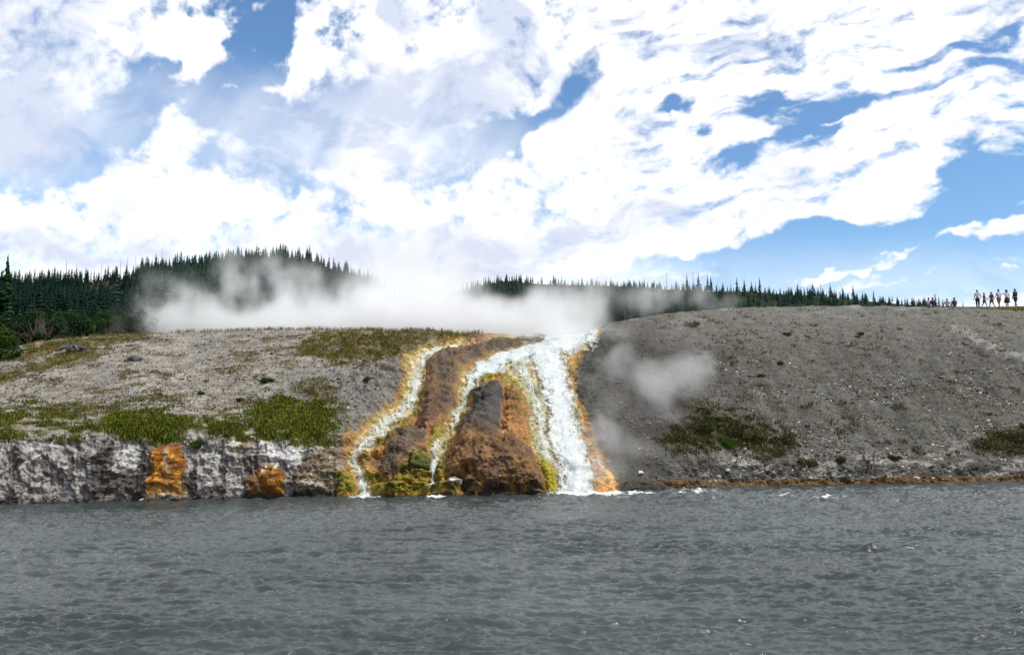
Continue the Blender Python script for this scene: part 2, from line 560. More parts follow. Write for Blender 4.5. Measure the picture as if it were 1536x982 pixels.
def pchip_rows(A, nseg):
    """monotone cubic along axis 0 of the control rows; nseg rows per segment"""
    d = np.diff(A, axis=0)
    m = np.zeros_like(A)
    same = d[:-1] * d[1:] > 0
    with np.errstate(divide='ignore', invalid='ignore'):
        hm = 2 * d[:-1] * d[1:] / (d[:-1] + d[1:])
    m[1:-1] = np.where(same, hm, 0)
    m[0], m[-1] = d[0], d[-1]
    out = []
    for s, n in enumerate(nseg):
        t = np.linspace(0, 1, n, endpoint=False)[:, None]
        h00, h10 = 2 * t**3 - 3 * t**2 + 1, t**3 - 2 * t**2 + t
        h01, h11 = -2 * t**3 + 3 * t**2, t**3 - t**2
        out.append(h00 * A[s] + h10 * m[s] + h01 * A[s + 1] + h11 * m[s + 1])
    out.append(A[-1:])
    return np.concatenate(out, 0)


NSEG = [14, 110, 120, 90, 70, 26, 10, 4]
GD, GZ = pchip_rows(CD, NSEG), pchip_rows(CZ, NSEG)
R = GD.shape[0]
Zc = np.tan(np.arctan((GZ - CAM_H) / GD) - PITCH)
GX = GD * ((cols_px[None, :] - CX) / F_PX) / (CP - Zc * SP)
P0 = np.stack([GX, GD, GZ], -1)
PX, PY = to_px(P0)
V_ROW = np.concatenate([[s + i / n for i in range(n)] for s, n in enumerate(NSEG)] + [[len(NSEG)]])
VR = np.broadcast_to(V_ROW[:, None], PX.shape)     # 1 = waterline, 2 ledge, 5 crest


def grid_normals(P):
    du = np.gradient(P, axis=1)
    dv = np.gradient(P, axis=0)
    n = np.cross(du, dv)
    n /= np.linalg.norm(n, axis=-1)[..., None] + 1e-9
    return n


N0 = grid_normals(P0)
x, y, z = (P0[..., i].astype(np.float32) for i in range(3))
nA = fbm(x * .22, y * .22, z * .22, 3)
nB = fbm(x * .9 + 5, y * .9, z * .9, 4)
nC = fbm(x * 3.1, y * 3.1 + 9, z * 3.1, 4, .6)
nD = fbm(x * 9.0, y * 9.0, z * 9.0, 2)
nE = fbm(x * 1.7 + 31, y * 1.7, z * 1.7 + 4, 4, .55)
nF = fbm(PX / 7.0 + nC, PY / 5.0 + nE, x * 0 + 1.3, 4, .6)
nG = fbm(PX / 2.6, PY / 2.2, x * 0 + 6.3, 2, .6)
wx, wy = PX + 7 * nB + 4 * nC, PY + 5 * nE + 3 * nC       # ragged coordinates for the outlines
WX, WY = PX + 3.5 * nE + 3 * nC, PY + 3 * nB


def path(X, Y, pts):
    """1 on the centre line, 0 at the edge, negative outside; pts (px, py, half width)"""
    best = np.full(X.shape, -9.0, np.float32)
    for (x0, y0, w0), (x1, y1, w1) in zip(pts[:-1], pts[1:]):
        dx, dy = x1 - x0, y1 - y0
        t = np.clip(((X - x0) * dx + (Y - y0) * dy) / (dx * dx + dy * dy + 1e-6), 0, 1)
        d = np.hypot(X - x0 - t * dx, Y - y0 - t * dy)
        best = np.maximum(best, 1 - d / (w0 + t * (w1 - w0)))
    return best


def poly(X, Y, pts):
    """signed distance in photo pixels, positive inside"""
    pts = np.array(pts, float)
    x0, y0 = pts.min(0) - 60
    x1, y1 = pts.max(0) + 60
    sd = np.full(X.shape, -60.0, np.float32)
    sel = (X > x0) & (X < x1) & (Y > y0) & (Y < y1)
    xs, ys = X[sel], Y[sel]
    inside = np.zeros(xs.shape, bool)
    dist = np.full(xs.shape, 1e9)
    for a, b in zip(pts, np.roll(pts, -1, 0)):
        dx, dy = b - a
        t = np.clip(((xs - a[0]) * dx + (ys - a[1]) * dy) / (dx * dx + dy * dy + 1e-6), 0, 1)
        dist = np.minimum(dist, np.hypot(xs - a[0] - t * dx, ys - a[1] - t * dy))
        cr = ((a[1] > ys) != (b[1] > ys)) & (xs < (b[0] - a[0]) * (ys - a[1]) / (b[1] - a[1] + 1e-9) + a[0])
        inside ^= cr
    sd[sel] = np.where(inside, dist, -dist)
    return sd


# --- where the hot run-off flows
P_LEFT = [(705, 514, 3.9), (668, 521, 5.5), (640, 527, 9.4), (628, 540, 11.7), (626, 565, 10.9), (620, 588, 10.9), (604, 606, 13.3), (582, 625, 15.6), (562, 645, 16.4), (550, 657, 14.0), (534, 672, 9.4), (530, 690, 9.4), (538, 712, 10.1), (548, 742, 12.5)]
P_MID = [(790, 534, 8.6), (748, 542, 11.5), (718, 552, 13.0), (700, 575, 12.2), (694, 600, 10.1), (680, 628, 8.6), (668, 652, 9.4), (660, 670, 10.1), (652, 690, 9.4), (650, 712, 7.2), (652, 742, 8.6)]
P_MAIN = [(862, 494, 34), (835, 504, 34), (818, 520, 36), (828, 545, 26), (834, 575, 24), (840, 605, 24), (846, 635, 25), (856, 665, 28), (866, 700, 33), (872, 742, 44)]
P_SIDE = [(800, 528, 30), (785, 548, 22), (795, 570, 18), (806, 595, 15), (812, 625, 20), (818, 655, 22), (824, 680, 16)]
P_TOP = [(860, 495, 26), (810, 515, 17), (765, 532, 14), (722, 548, 10), (704, 566, 7)]
m_left, m_mid, m_main, m_side, m_top = (path(WX, WY, p) for p in (P_LEFT, P_MID, P_MAIN, P_SIDE, P_TOP))
flow = np.maximum.reduce([m_left, m_mid, m_main, m_side, m_top])

# --- dark mounds between the streams
POLY_RIDGE = [(640, 536), (668, 526), (700, 523), (735, 512), (770, 506), (805, 500), (825, 499), (812, 510), (775, 522), (742, 534), (715, 543), (694, 556), (684, 585), (690, 606), (672, 628), (640, 642), (627, 634), (632, 600), (640, 570)]
POLY_CENTRE = [(707, 584), (718, 575), (744, 571), (757, 577), (758, 600), (753, 640), (752, 668), (690, 668), (682, 654), (698, 630), (708, 612), (705, 598)]
POLY_FOOT = [(680, 660), (700, 648), (745, 655), (775, 662), (800, 676), (810, 700), (824, 742), (692, 748), (694, 728), (674, 708), (666, 684)]
POLY_SLAB = [(592, 648), (618, 642), (642, 645), (647, 664), (625, 676), (604, 700), (585, 722), (568, 716), (572, 690), (580, 665)]
POLY_KNOB = [(664, 590), (676, 583), (684, 596), (680, 612), (668, 618), (662, 606)]
POLY_STAIN_A = [(230, 672), (246, 664), (252, 690), (252, 742), (222, 742), (224, 705)]
POLY_STAIN_B = [(254, 672), (268, 664), (280, 688), (278, 742), (252, 745), (254, 700)]
POLY_DOME = [(362, 742), (374, 712), (396, 695), (420, 694), (431, 712), (432, 746)]
POLY_BROWN = [(438, 690), (470, 672), (505, 668), (518, 690), (514, 720), (508, 750), (440, 748), (434, 720)]

isl = (PX > 480) & (PX < 960)
near_falls = sstep(480, 540, PX) * sstep(945, 880, PX) * (VR > 1)

# --- relief
amp_main = 0.22 * nA + 0.10 * nB + 0.045 * nC + 0.016 * nD
fade_crest = sstep(5.3, 4.3, VR)
cliff = sstep(0.9, 1.15, VR) * sstep(2.12, 1.92, VR) * sstep(560, 470, PX)
cliff_r = sstep(0.9, 1.1, VR) * sstep(2.1, 1.7, VR) * sstep(940, 1040, PX)
flute = fbm(PX / 26.0 + 1.2 * nB, PY / 70.0, x * 0 + .5, 4, .6)
strata = perlin(PX / 190.0 + .8 * nB, PY / 9.0 + 1.5 * nB, x * 0 + 2.5)
disp = amp_main * (0.35 + 0.65 * fade_crest)
disp += cliff * (0.04 * nF + 0.26 * flute + 0.14 * strata + 0.05 * ridged(x * 1.3, y * 1.3, z * 1.3, 3) + .05 * nC - .05)
disp += cliff_r * (0.22 * flute + 0.12 * nC)
under = sstep(1.0, 1.35, VR) * 1.0
disp -= cliff * 0.30 * (1 - under)
disp += .07 * fbm((PX * .8 - PY * .55) / 16.0, (PX * .55 + PY * .8) / 120.0, x * 0 + 3.9, 4, .6) * sstep(930, 1020, PX) * (VR > 1.2)
band = sstep(-1.2, 0.6, flow) * near_falls
disp -= 0.38 * sstep(-0.8, 0.8, flow) * near_falls
disp += near_falls * (0.14 * nB + 0.12 * nE + 0.07 * nC + .03 * nD - 0.05 * ridged(x * 2.2, y * 2.2, z * 3.2, 3)) * sstep(5.0, 4.4, VR)
# travertine steps in the lower stream beds
stepz = (z + .25 * nB + .1 * nC) / 0.62
saw = stepz - np.floor(stepz)
terr = (sstep(0.0, 0.75, saw) - saw)
stair = near_falls * sstep(740, 690, PX) * sstep(2.7, 2.3, VR)
disp += 0.62 * terr * stair
terr2 = perlin(x * .5, y * .5, z * 2.6)
disp += 0.18 * terr2 * near_falls
DIRN = N0 + np.array([0, -0.8, 0])
DIRN /= np.linalg.norm(DIRN, axis=-1)[..., None]
P1 = P0 + DIRN * disp[..., None]
P1[-30:] = P0[-30:] + N0[-30:] * (disp[-30:] * .4)[..., None]
N1 = grid_normals(P1)

# --- colour of the ground itself
def mixc(c, rgb, m):
    m = np.clip(m, 0, 1)[..., None]
    return c * (1 - m) + np.array(rgb, np.float32) * m


right = sstep(520, 600, PX) * sstep(520, 640, PX) + sstep(840, 960, PX)
right = np.clip(right, 0, 1)
tint = np.broadcast_to(np.array([.235, .218, .188], np.float32), PX.shape + (3,)).copy()
tint = mixc(tint, (.094, .093, .082), right)
tint *= (1 + .22 * nA + .22 * nB + .22 * nC + .22 * nF + .22 * nG)[..., None]
diag = fbm((PX * .8 - PY * .55) / 16.0, (PX * .55 + PY * .8) / 120.0, x * 0 + 3.9, 4, .6)
tint *= (1 + .35 * diag * right)[..., None]
tint = mixc(tint, (.068, .065, .055), right * sstep(.1, .5, nA + .4 * nE) * .55)
upper_r = sstep(3.3, 4.6, VR) * sstep(900, 1000, PX)
tint = mixc(tint, (.148, .142, .126), .75 * upper_r * (1 + .5 * nB))
# grey scree below the left crest
tint = mixc(tint, (.17, .165, .15), sstep(-10, 25, poly(wx, wy, [(420, 560), (520, 540), (600, 540), (600, 610), (520, 680), (490, 640), (400, 610)])) * .9)
# rusty and olive blotches on the dry slope
blot = sstep(.15, .55, fbm(x * .45 + 3, y * .45, z * .2, 4, .6))
tint = mixc(tint, (.15, .13, .065), .55 * blot * (1 - right) * (VR > 2))
tint = mixc(tint, (.10, .085, .06), .35 * sstep(.1, .5, nE) * (VR > 2))
# lower right bank: pale clay and dark shelves
pale = sstep(-.05, .35, fbm(PX / 60.0, PY / 17.0 + .004 * PX, x * 0, 4, .6))
tint = mixc(tint, (.37, .35, .325), pale * sstep(1000, 1120, PX) * sstep(2.35, 1.9, VR + .2 * nB) * (.75 + .5 * nF))
tint = mixc(tint, (.40, .385, .36), sstep(.2, 1.0, path(wx, wy, [(1430, 490, 9), (1470, 512, 8), (1540, 538, 8), (1600, 560, 8)]) + .9 * nF) * .45)
tint = mixc(tint, (.30, .28, .255), sstep(.25, .6, fbm(PX / 70.0, PY / 9.0, x * 0 + 8, 3)) * sstep(4.2, 4.7, VR) * (PX > 900) * .6)
tint = mixc(tint, (.10, .085, .07), sstep(.1, .45, flute) * cliff_r * .75)
tint = mixc(tint, (.11, .095, .08), .5 * sstep(-20, 40, poly(wx, wy, [(1440, 600), (1600, 560), (1600, 690), (1480, 680)])))
rust = sstep(1.40, 1.20, VR + .03 * nC + .05 * nB) * sstep(930, 1000, PX)
tint = mixc(tint, (.145, .088, .038), rust * .95)
tint = mixc(tint, (.08, .055, .03), rust * sstep(.1, .5, nF) * .5)
tint = mixc(tint, (.20, .115, .05), rust * sstep(.1, .5, nC - .5 * nF) * .5)
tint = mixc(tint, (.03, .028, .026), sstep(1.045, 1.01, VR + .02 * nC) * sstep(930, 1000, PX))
# wet dark ground to the right of the falls
dark_r = sstep(-25, 45, poly(wx, wy, [(862, 520), (905, 492), (985, 490), (1080, 545), (1040, 650), (985, 720), (930, 735), (895, 640), (858, 570)]))
tint = mixc(tint, (.052, .048, .041), dark_r * .92)
# left cliff: white sinter with black and wine-red stains
cl = cliff > 0.05
white = (.44, .43, .415)
tint = mixc(tint, white, cliff * (.8 + .3 * nB + .3 * nF))
tint = mixc(tint, (.085, .076, .07), cliff * sstep(.15, .6, flute + .25 * nE) * .75)
tint = mixc(tint, (.15, .095, .088), cliff * sstep(.0, .5, nE + .3 * flute) * sstep(1.75, 1.3, VR) * .8)
tint = mixc(tint, (.05, .045, .042), cliff * sstep(.05, .5, -strata - .2 * nE - .3 * nF) * .6)
tint = mixc(tint, (.13, .10, .09), cliff * sstep(.1, .5, nF - .3 * nG) * .55)
vst = fbm(PX / 10.0 + .5 * nE, PY / 90.0, x * 0 + 5.5, 4, .6)
tint = mixc(tint, (.085, .06, .052), cliff * sstep(.02, .38, vst) * sstep(650, 690, PY + 8 * nE) * .85)
tint = mixc(tint, (.54, .535, .52), cliff * sstep(.1, .5, -vst + .3 * nE) * .55)
tint = mixc(tint, (.17, .105, .06), sstep(1.0, 1.1, VR) * sstep(2.3, 1.9, VR) * sstep(420, 490, PX) * sstep(530, 500, PX) * sstep(-.2, .4, nE + .5 * nF) * .8)
for pg in ([(146, 668), (176, 664), (168, 720), (128, 742), (118, 740)], [(165, 708), (225, 700), (225, 745), (120, 750)], [(284, 676), (296, 690), (300, 735), (282, 742)], [(205, 668), (226, 668), (222, 740), (200, 720)]):
    tint = mixc(tint, (.055, .047, .043), sstep(-5, 10, poly(WX, WY, pg)) * .92)
tint = mixc(tint, (.62, .61, .59), sstep(-4, 12, poly(WX, WY, [(176, 668), (214, 666), (210, 706), (166, 706)])) * .8 * cliff)
tint = mixc(tint, (.66, .655, .65), sstep(-4, 14, poly(WX, WY, [(380, 655), (445, 665), (480, 672), (440, 692), (400, 690)])) * .85)
tint = mixc(tint, (.30, .24, .15), sstep(-4, 10, poly(WX, WY, [(340, 655), (378, 648), (390, 668), (350, 684)])) * .8)
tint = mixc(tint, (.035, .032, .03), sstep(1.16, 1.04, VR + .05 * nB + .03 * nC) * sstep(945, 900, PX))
tint = tint * (1 - .10 * cliff[..., None]) + np.array((.25, .235, .22), np.float32) * (.10 * cliff * sstep(1.04, 1.2, VR))[..., None]
# around the falls: brown crust, orange and yellow bacterial mats by distance from the hot water
r_edge = np.interp(PY, [495, 510, 524, 545, 570, 598, 622, 645, 668, 700, 742], [896, 878, 868, 858, 854, 862, 873, 884, 891, 910, 924])
l_edge = np.interp(PY, [505, 530, 560, 590, 610, 640, 660, 690, 745], [655, 607, 612, 602, 580, 540, 513, 496, 490])
mats = near_falls * sstep(5.1, 4.9, VR) * sstep(14, 0, PX - r_edge + 5 * nE) * sstep(-14, 2, PX - l_edge + 6 * nE)
mats_edge = sstep(-2.2, -.7, flow + .7 * nB + .4 * nC) * mats
tint = mixc(tint, (.15, .085, .045), sstep(-4.2, -1.6, flow + .9 * nB) * mats * .92)
tint = mixc(tint, (.36, .155, .05), mats_edge * .9)
tint = mixc(tint, (.13, .075, .045), mats_edge * sstep(-.05, .4, nE + .5 * nF) * .8)
tint = mixc(tint, (.55, .30, .14), mats_edge * sstep(.1, .6, nE) * .8)
low = sstep(3.4, 2.6, VR)
mats_edge = mats_edge * (.30 + .70 * sstep(-.30, .15, nB + .4 * nE))
yel = sstep(-1.5, -.4, flow + .5 * nE + .3 * nC) * mats
tint = mixc(tint, (.30, .225, .06), yel * (.85 - .2 * low))
tint = mixc(tint, (.20, .10, .045), yel * sstep(.1, .5, nE - .4 * nF) * .7)
tint = mixc(tint, (.50, .44, .27), yel * sstep(3.2, 4.0, VR) * sstep(-.1, .4, nF) * .7)
green = sstep(.05, .45, nB + .5 * nE) * yel
tint = mixc(tint, (.23, .22, .018), green * .85)
tint = mixc(tint, (.60, .56, .36), sstep(-.1, .5, flow + .4 * nC) * mats * .55)
white_bed = .5 * sstep(.15, .8, np.maximum(m_main, .8 * m_top) + .5 * fbm(PX / 5.5 + 1.2 * nE, PY / 34.0, x * 0 + 4.4, 4, .6)) + .4 * sstep(.3, .9, m_left + .5 * nC)
tint = mixc(tint, (.58, .60, .60), np.clip(white_bed, 0, 1) * near_falls * .9)
tint = mixc(tint, (.075, .07, .014), sstep(.2, .55, nF + .4 * nE) * yel * .65)
tint = mixc(tint, (.62, .34, .12), sstep(.25, .55, nF - .6 * nE) * mats_edge * .7)
tint = mixc(tint, (.66, .62, .45), sstep(.25, .6, nG + .5 * nF) * sstep(-.3, .3, flow) * mats * .7)
for pg, c in (([(578, 690), (640, 676), (676, 690), (672, 745), (556, 748), (560, 720)], (.15, .135, .017)), ([(614, 688), (642, 690), (640, 712), (612, 714)], (.035, .05, .012)),
              ([(812, 552), (826, 560), (830, 588), (818, 590), (808, 575)], (.24, .22, .02)), ([(806, 680), (826, 684), (836, 716), (834, 738), (822, 738), (812, 705)], (.30, .27, .025)),
              ([(800, 532), (818, 533), (816, 545), (802, 546)], (.62, .36, .14))):
    tint = mixc(tint, c, sstep(-4, 6, poly(WX, WY, pg)) * .9)
P_OR = [(866, 524, 5), (855, 545, 5), (850, 570, 5), (858, 598, 4), (867, 622, 6), (877, 645, 9), (884, 668, 9), (898, 700, 11), (906, 736, 14)]
m_or = path(WX, WY, P_OR)
tint = mixc(tint, (.50, .25, .095), sstep(-.5, .4, m_or + .5 * nF) * (.6 + .3 * sstep(640, 690, PY)))
tint = mixc(tint, (.36, .28, .03), sstep(-.1, .5, path(WX, WY, [(853, 585, 5), (862, 612, 5), (870, 640, 6), (872, 660, 6)])) * .9)
# green turf on the ledge and near the crest gets a soil tint under its blades
turf = np.maximum.reduce([
    sstep(-6, 8, poly(wx, wy, [(-200, 640), (0, 622), (60, 615), (130, 628), (220, 622), (290, 630), (380, 640), (430, 655), (380, 660), (270, 660), (225, 672), (180, 652), (0, 652), (-200, 664)])),
    sstep(-6, 8, poly(wx, wy, [(382, 612), (440, 602), (494, 606), (494, 632), (486, 660), (440, 668), (400, 656), (376, 636)]))])
turf_top = np.maximum.reduce([
    sstep(-6, 10, poly(wx, wy, [(470, 500), (560, 493), (735, 494), (700, 507), (640, 516), (560, 542), (500, 546), (440, 530)])) * .8,
    sstep(-4, 8, poly(wx, wy, [(40, 516), (140, 502), (215, 496), (232, 506), (150, 520), (60, 534), (28, 540)])),
    sstep(-4, 8, poly(wx, wy, [(40, 545), (110, 524), (180, 522), (110, 545), (50, 556)])),
    sstep(-4, 8, poly(wx, wy, [(-60, 566), (18, 556), (34, 562), (20, 574), (-60, 588)]))])
tint = mixc(tint, (.075, .068, .022), turf * sstep(-.5, .1, nE + .5 * nB) * .85)
tint = mixc(tint, (.115, .10, .035), turf_top * .8)
tint = mixc(tint, (.05, .045, .02), sstep(5.12, 5.4, VR))
shr_r = np.maximum(sstep(-26, 16, 10 * nE + poly(wx, wy, [(1000, 668), (1010, 640), (1050, 620), (1100, 626), (1150, 645), (1192, 668), (1150, 676), (1090, 672)])), sstep(-8, 10, poly(wx, wy, [(1450, 672), (1500, 648), (1600, 630), (1600, 690), (1500, 684)])))
tint = mixc(tint, (.065, .062, .032), shr_r * .6)
tint *= (1 + near_falls * (.35 * nF + .2 * nG))[..., None]
tint = np.clip(tint, .012, .85)
wet = np.clip(np.maximum(sstep(-2.5, -.5, flow) * mats, sstep(1.2, 1.02, VR)), 0, 1)

FACES = grid_faces(R, Ccount)
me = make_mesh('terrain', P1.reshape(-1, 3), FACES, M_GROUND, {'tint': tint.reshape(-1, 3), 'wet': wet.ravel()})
tag(link('terrain', me), 'grey sinter bank of the hot spring rising from the river to a rounded crest', kind='structure')

# a low sheet of ground under everything, out to the horizon
gs = 9000.0
gx = np.linspace(-gs, gs, 41)
gv = np.stack(np.meshgrid(gx, gx, indexing='xy'), -1).reshape(-1, 2)
gv = np.column_stack([gv, np.full(len(gv), -3.0)])
M_SOIL = plain_mat('dark_soil', (.09, .075, .05), (.06, .06, .03), .02, .95)
tag(link('ground', make_mesh('ground', gv, grid_faces(41, 41), M_SOIL)), 'low dark ground reaching to the horizon', kind='structure')


def scatter(mask, n, vmin=1.0, vmax=5.6, pmin=-240, pmax=1860, r=None):
    """random surface points: flat ids into the terrain grid, weighted by mask and by picture area"""
    r = r or rng
    wgt = np.clip(mask, 0, None) * (VR > vmin) * (VR < vmax) * (PX > pmin) * (PX < pmax)
    dpy = np.abs(np.gradient(PY, axis=0)) * np.abs(np.gradient(PX, axis=1))
    wgt = (wgt * dpy).ravel().astype(float)
    c = np.cumsum(wgt)
    return np.minimum(np.searchsorted(c, r.random(n) * c[-1]), len(c) - 1)


P1f, N1f, PXf, PYf, VRf = P1.reshape(-1, 3), N1.reshape(-1, 3), PX.ravel(), PY.ravel(), VR.ravel()
flowf, turff, cliff_f = flow.ravel(), turf.ravel(), cliff.ravel()
# ------------------------------------------------------------------ the river
def make_river():
    cols = np.concatenate([np.arange(-1600, -290, 16), np.arange(-290, -30, 2.6), np.arange(-30, 1567, 1.3), np.arange(1568, 1900, 2.6), np.arange(1904, 3200, 18)]).astype(float)
    rows = np.concatenate([np.array([4000, 2500, 1700, 1350, 1150, 1050]), np.arange(1005, 830, -.9), np.arange(830, 700, -.5), np.array([690, 680, 665])]).astype(float)
    U, Vp = np.meshgrid(cols, rows)
    _, v = ray(U, Vp)
    d = -CAM_H / v
    u, _ = ray(U, Vp)
    X, Y = (u * d).astype(np.float32), d.astype(np.float32)
    inner = (Vp < 1020)
    o = np.zeros_like(X)
    wv = .6 * fbm(X * .12, Y * .12, o, 2)
    # short steep chop, long axis across the view, skewed by the current
    a = fbm(X * .90 + .5 * Y + wv, Y * 3.7 - .14 * X, o + 1.1, 4, .64)
    b = fbm(X * 1.8 - .6 * Y + wv, Y * 6.8 + .25 * X, o + 7.7, 4, .64)
    c = fbm(X * 4.4 + .8 * Y, Y * 9.5, o + 3.3, 3, .6)
    e = fbm(X * .16, Y * .22, o + 5, 2)
    cur = .75 + .9 * fbm(X * .05 + .1 * Y, Y * .30, o + 6, 3)
    H = (.066 * a * (.7 + .5 * cur) + .046 * b * np.clip(cur, .25, 1.7) + .010 * c + .03 * e) * inner
    # standing waves where water breaks over sunken rock, and the plunge pool
    foam = np.zeros_like(X)
    streak = fbm(U / 13.0, Vp / 2.2, o, 3, .6)
    for px, py, rx, ry, w in ((1240, 745, 34, 4, .55), (572, 797, 44, 4, .22), (604, 794, 14, 3, .36), (1322, 826, 46, 9, .2), (1180, 742, 80, 3, .35), (1390, 738, 40, 3, .3), (1040, 737, 60, 4, .5), (1340, 752, 30, 3, .3), (1060, 748, 40, 3, .35)):
        q = np.exp(-((U - px) / rx) ** 2 - ((Vp - py) / ry) ** 2)
        foam = np.maximum(foam, q * w * (.55 + 1.1 * streak))
        H += .05 * q * (.5 + a)
    for px, py, rx, ry, w in ((885, 739, 70, 4, 1.15), (950, 739, 50, 2.6, .6), (548, 744, 26, 3, 1.0), (652, 744, 16, 2.5, .8), (920, 744, 60, 4, .35)):
        q = np.exp(-((U - px) / rx) ** 2 - ((Vp - py) / ry) ** 2)
        foam = np.maximum(foam, q * w * (.85 + .8 * streak))
        H += .04 * q * np.abs(c + .4)
    q = np.exp(-((U - 1318) / 60) ** 2 - ((Vp - 828) / 7) ** 2)
    H += .10 * q * ridged(X * .8, Y * 1.6, o + 2, 2) - .05 * q
    crest = 0 * a
    foam = np.clip(np.maximum(foam, crest * inner), 0, 1)
    P = np.stack([X, Y, H], -1).reshape(-1, 3)
    m, t = new_mat('river_water')
    tcn = t.n('ShaderNodeTexCoord').outputs['Object']
    w = t.n('ShaderNodeAttribute', attribute_name='foam')
    bs = t.n('ShaderNodeBsdfPrincipled')
    n1 = t.noise(t.mapping(tcn, scale=(6, 10, 10)), 1.0, 3)
    base = t.mix(t.range(n1, .3, .7), (.032, .042, .042, 1), (.064, .078, .078, 1))
    fm = t.range(w.outputs['Fac'], .18, .62)
    t.put(bs.inputs['Base Color'], t.mix(fm, base, (.72, .75, .77, 1)))
    t.put(bs.inputs['Roughness'], t.range(fm, 0, 1, .07, .6))
    bs.inputs['IOR'].default_value = 1.333
    bp = t.n('ShaderNodeBump')
    bp.inputs['Strength'].default_value = .5
    bp.inputs['Distance'].default_value = .04
    bn = t.noise(t.mapping(tcn, scale=(1, .62, 1)), 6.5, 5, .65, .3)
    t.put(bp.inputs['Height'], bn)
    t.link(bp.outputs[0], bs.inputs['Normal'])
    out = t.n('ShaderNodeOutputMaterial')
    t.link(bs.outputs[0], out.inputs[0])
    r = link('river', make_mesh('river', P, grid_faces(len(rows), len(cols)), m, {'foam': foam.ravel()}))
    tag(r, 'grey choppy river sliding past the foot of the bank', kind='structure')


make_river()

# ------------------------------------------------------------------ mineral mounds, each a body of its own set into the bank
def blur(A, n):
    for ax in (0, 1):
        k = np.ones(2 * n + 1) / (2 * n + 1)
        c_ = np.cumsum(np.concatenate([np.zeros_like(A.take([0], ax)), np.pad(A, [(n, n) if i == ax else (0, 0) for i in (0, 1)], mode='edge')], ax), ax)
        m_ = A.shape[ax]
        A = (c_.take(np.arange(2 * n + 1, 2 * n + 1 + m_), ax) - c_.take(np.arange(0, m_), ax)) / (2 * n + 1)
    return A


dispS = blur(blur(disp.astype(float), 5), 5)


def mound(name, label, pg, height, soft, colour_fn, rough=(.10, .06), lift=.0, group=None, cat='rock mound', waver=1.0, ledge=.05, blend=True):
    sd = poly(PX + (WX - PX) * waver, PY + (WY - PY) * waver, pg)
    prof = sstep(-4, soft, sd)
    out = height * prof ** .7 + lift - .22 * (1 - sstep(-5, 1, sd))
    out = out + prof * (.75 * rough[0] * nE + .5 * rough[1] * nC + .35 * rough[1] * nD - .15 * rough[1] * ridged(x * 2.0, y * 2.0, z * 2.6, 3))
    P = P0 + DIRN * ((dispS * .6 + disp * .4) * prof + disp * (1 - prof) + out + ledge * prof * (perlin(PX / 34.0, PY / 7.0 + .6 * nB, x * 0 + 3) + .5 * perlin(PX / 15.0, PY / 4.0 + .6 * nE, x * 0 + 8)))[..., None]
    fm = (sd > -5.5)
    fm = fm[:-1, :-1] & fm[1:, :-1] & fm[:-1, 1:] & fm[1:, 1:]
    keep = biggest(fm).ravel()
    ids, f = sub_faces(FACES, keep)
    c = colour_fn(sd)
    if blend:
        b_ = sstep(6, -3, sd + 5 * nF + 3 * nC + 2 * nG)[..., None]
        c = c * (1 - b_) + tint * b_
    c = np.clip(c, .01, .8)
    w = sstep(8, 0, sd) * .35
    mesh = make_mesh(name, P.reshape(-1, 3)[ids], f, M_ROCK, {'tint': c.reshape(-1, 3)[ids], 'wet': w.ravel()[ids]})
    return tag(link(name, mesh), label, cat, group)


def base_c(rgb):
    return np.broadcast_to(np.array(rgb, np.float32), PX.shape + (3,)) * (1 + .22 * nE + .2 * nC + .15 * nB + .35 * nF + .25 * nG)[..., None]


def c_ridge(sd):
    c = base_c((.072, .060, .052))
    c = mixc(c, (.12, .072, .045), sstep(.0, .5, nE + .3) * sstep(545, 600, PY))
    c = mixc(c, (.30, .15, .08), sstep(9, 0, sd + 4 * nC) * sstep(520, 545, PY) * .8)
    return mixc(c, (.15, .10, .05), sstep(.2, .5, nB) * .5)


def c_centre(sd):
    c = base_c((.062, .056, .052))
    c = mixc(c, (.13, .075, .042), sstep(640, 668, PY + 10 * nE))
    c = mixc(c, (.45, .22, .10), sstep(6, 0, sd + 3 * nC) * .75)
    return c


def c_foot(sd):
    c = base_c((.145, .082, .042))
    c = mixc(c, (.10, .065, .05), sstep(0, .5, nE + .2) * .7)
    c = mixc(c, (.26, .15, .04), sstep(.1, .5, nB - .1 * nC) * sstep(660, 700, PY) * .6)
    c = mixc(c, (.45, .22, .08), sstep(7, 1, sd + 3 * nC) * sstep(735, 700, PY) * .7)
    c = mixc(c, (.02, .017, .015), sstep(722, 738, PY + .12 * (PX - 790) * (PX > 760) + 5 * nE) * .9)  # wet waterline, plus shade under the overhang painted into the colour
    return c


def c_slab(sd):
    c = base_c((.078, .064, .055))
    c = mixc(c, (.14, .085, .05), sstep(.05, .5, nE) * .7)
    return mixc(c, (.50, .25, .12), sstep(6, 0, sd + 3 * nC) * .7)


def c_orange(sd):
    c = base_c((.28, .11, .014))
    c = mixc(c, (.55, .27, .035), sstep(.05, .45, nE + .4 * nC) * .8)
    c = mixc(c, (.11, .05, .02), sstep(-.1, .4, nF - .5 * nC + .4 * nE) * .8)
    c = mixc(c, (.085, .06, .045), sstep(7, -2, sd + 5 * nC + 4 * nF) * .9)
    return mixc(c, (.03, .026, .024), sstep(736, 744, PY))


def c_dome(sd):
    c = c_orange(sd)
    c = mixc(c, (.65, .58, .50), sstep(.25, .5, nC + .3 * nE) * sstep(715, 700, PY))
    return mixc(c, (.13, .075, .045), sstep(396, 378, PX + (PY - 715) * -.5 + 6 * nE) * .85)


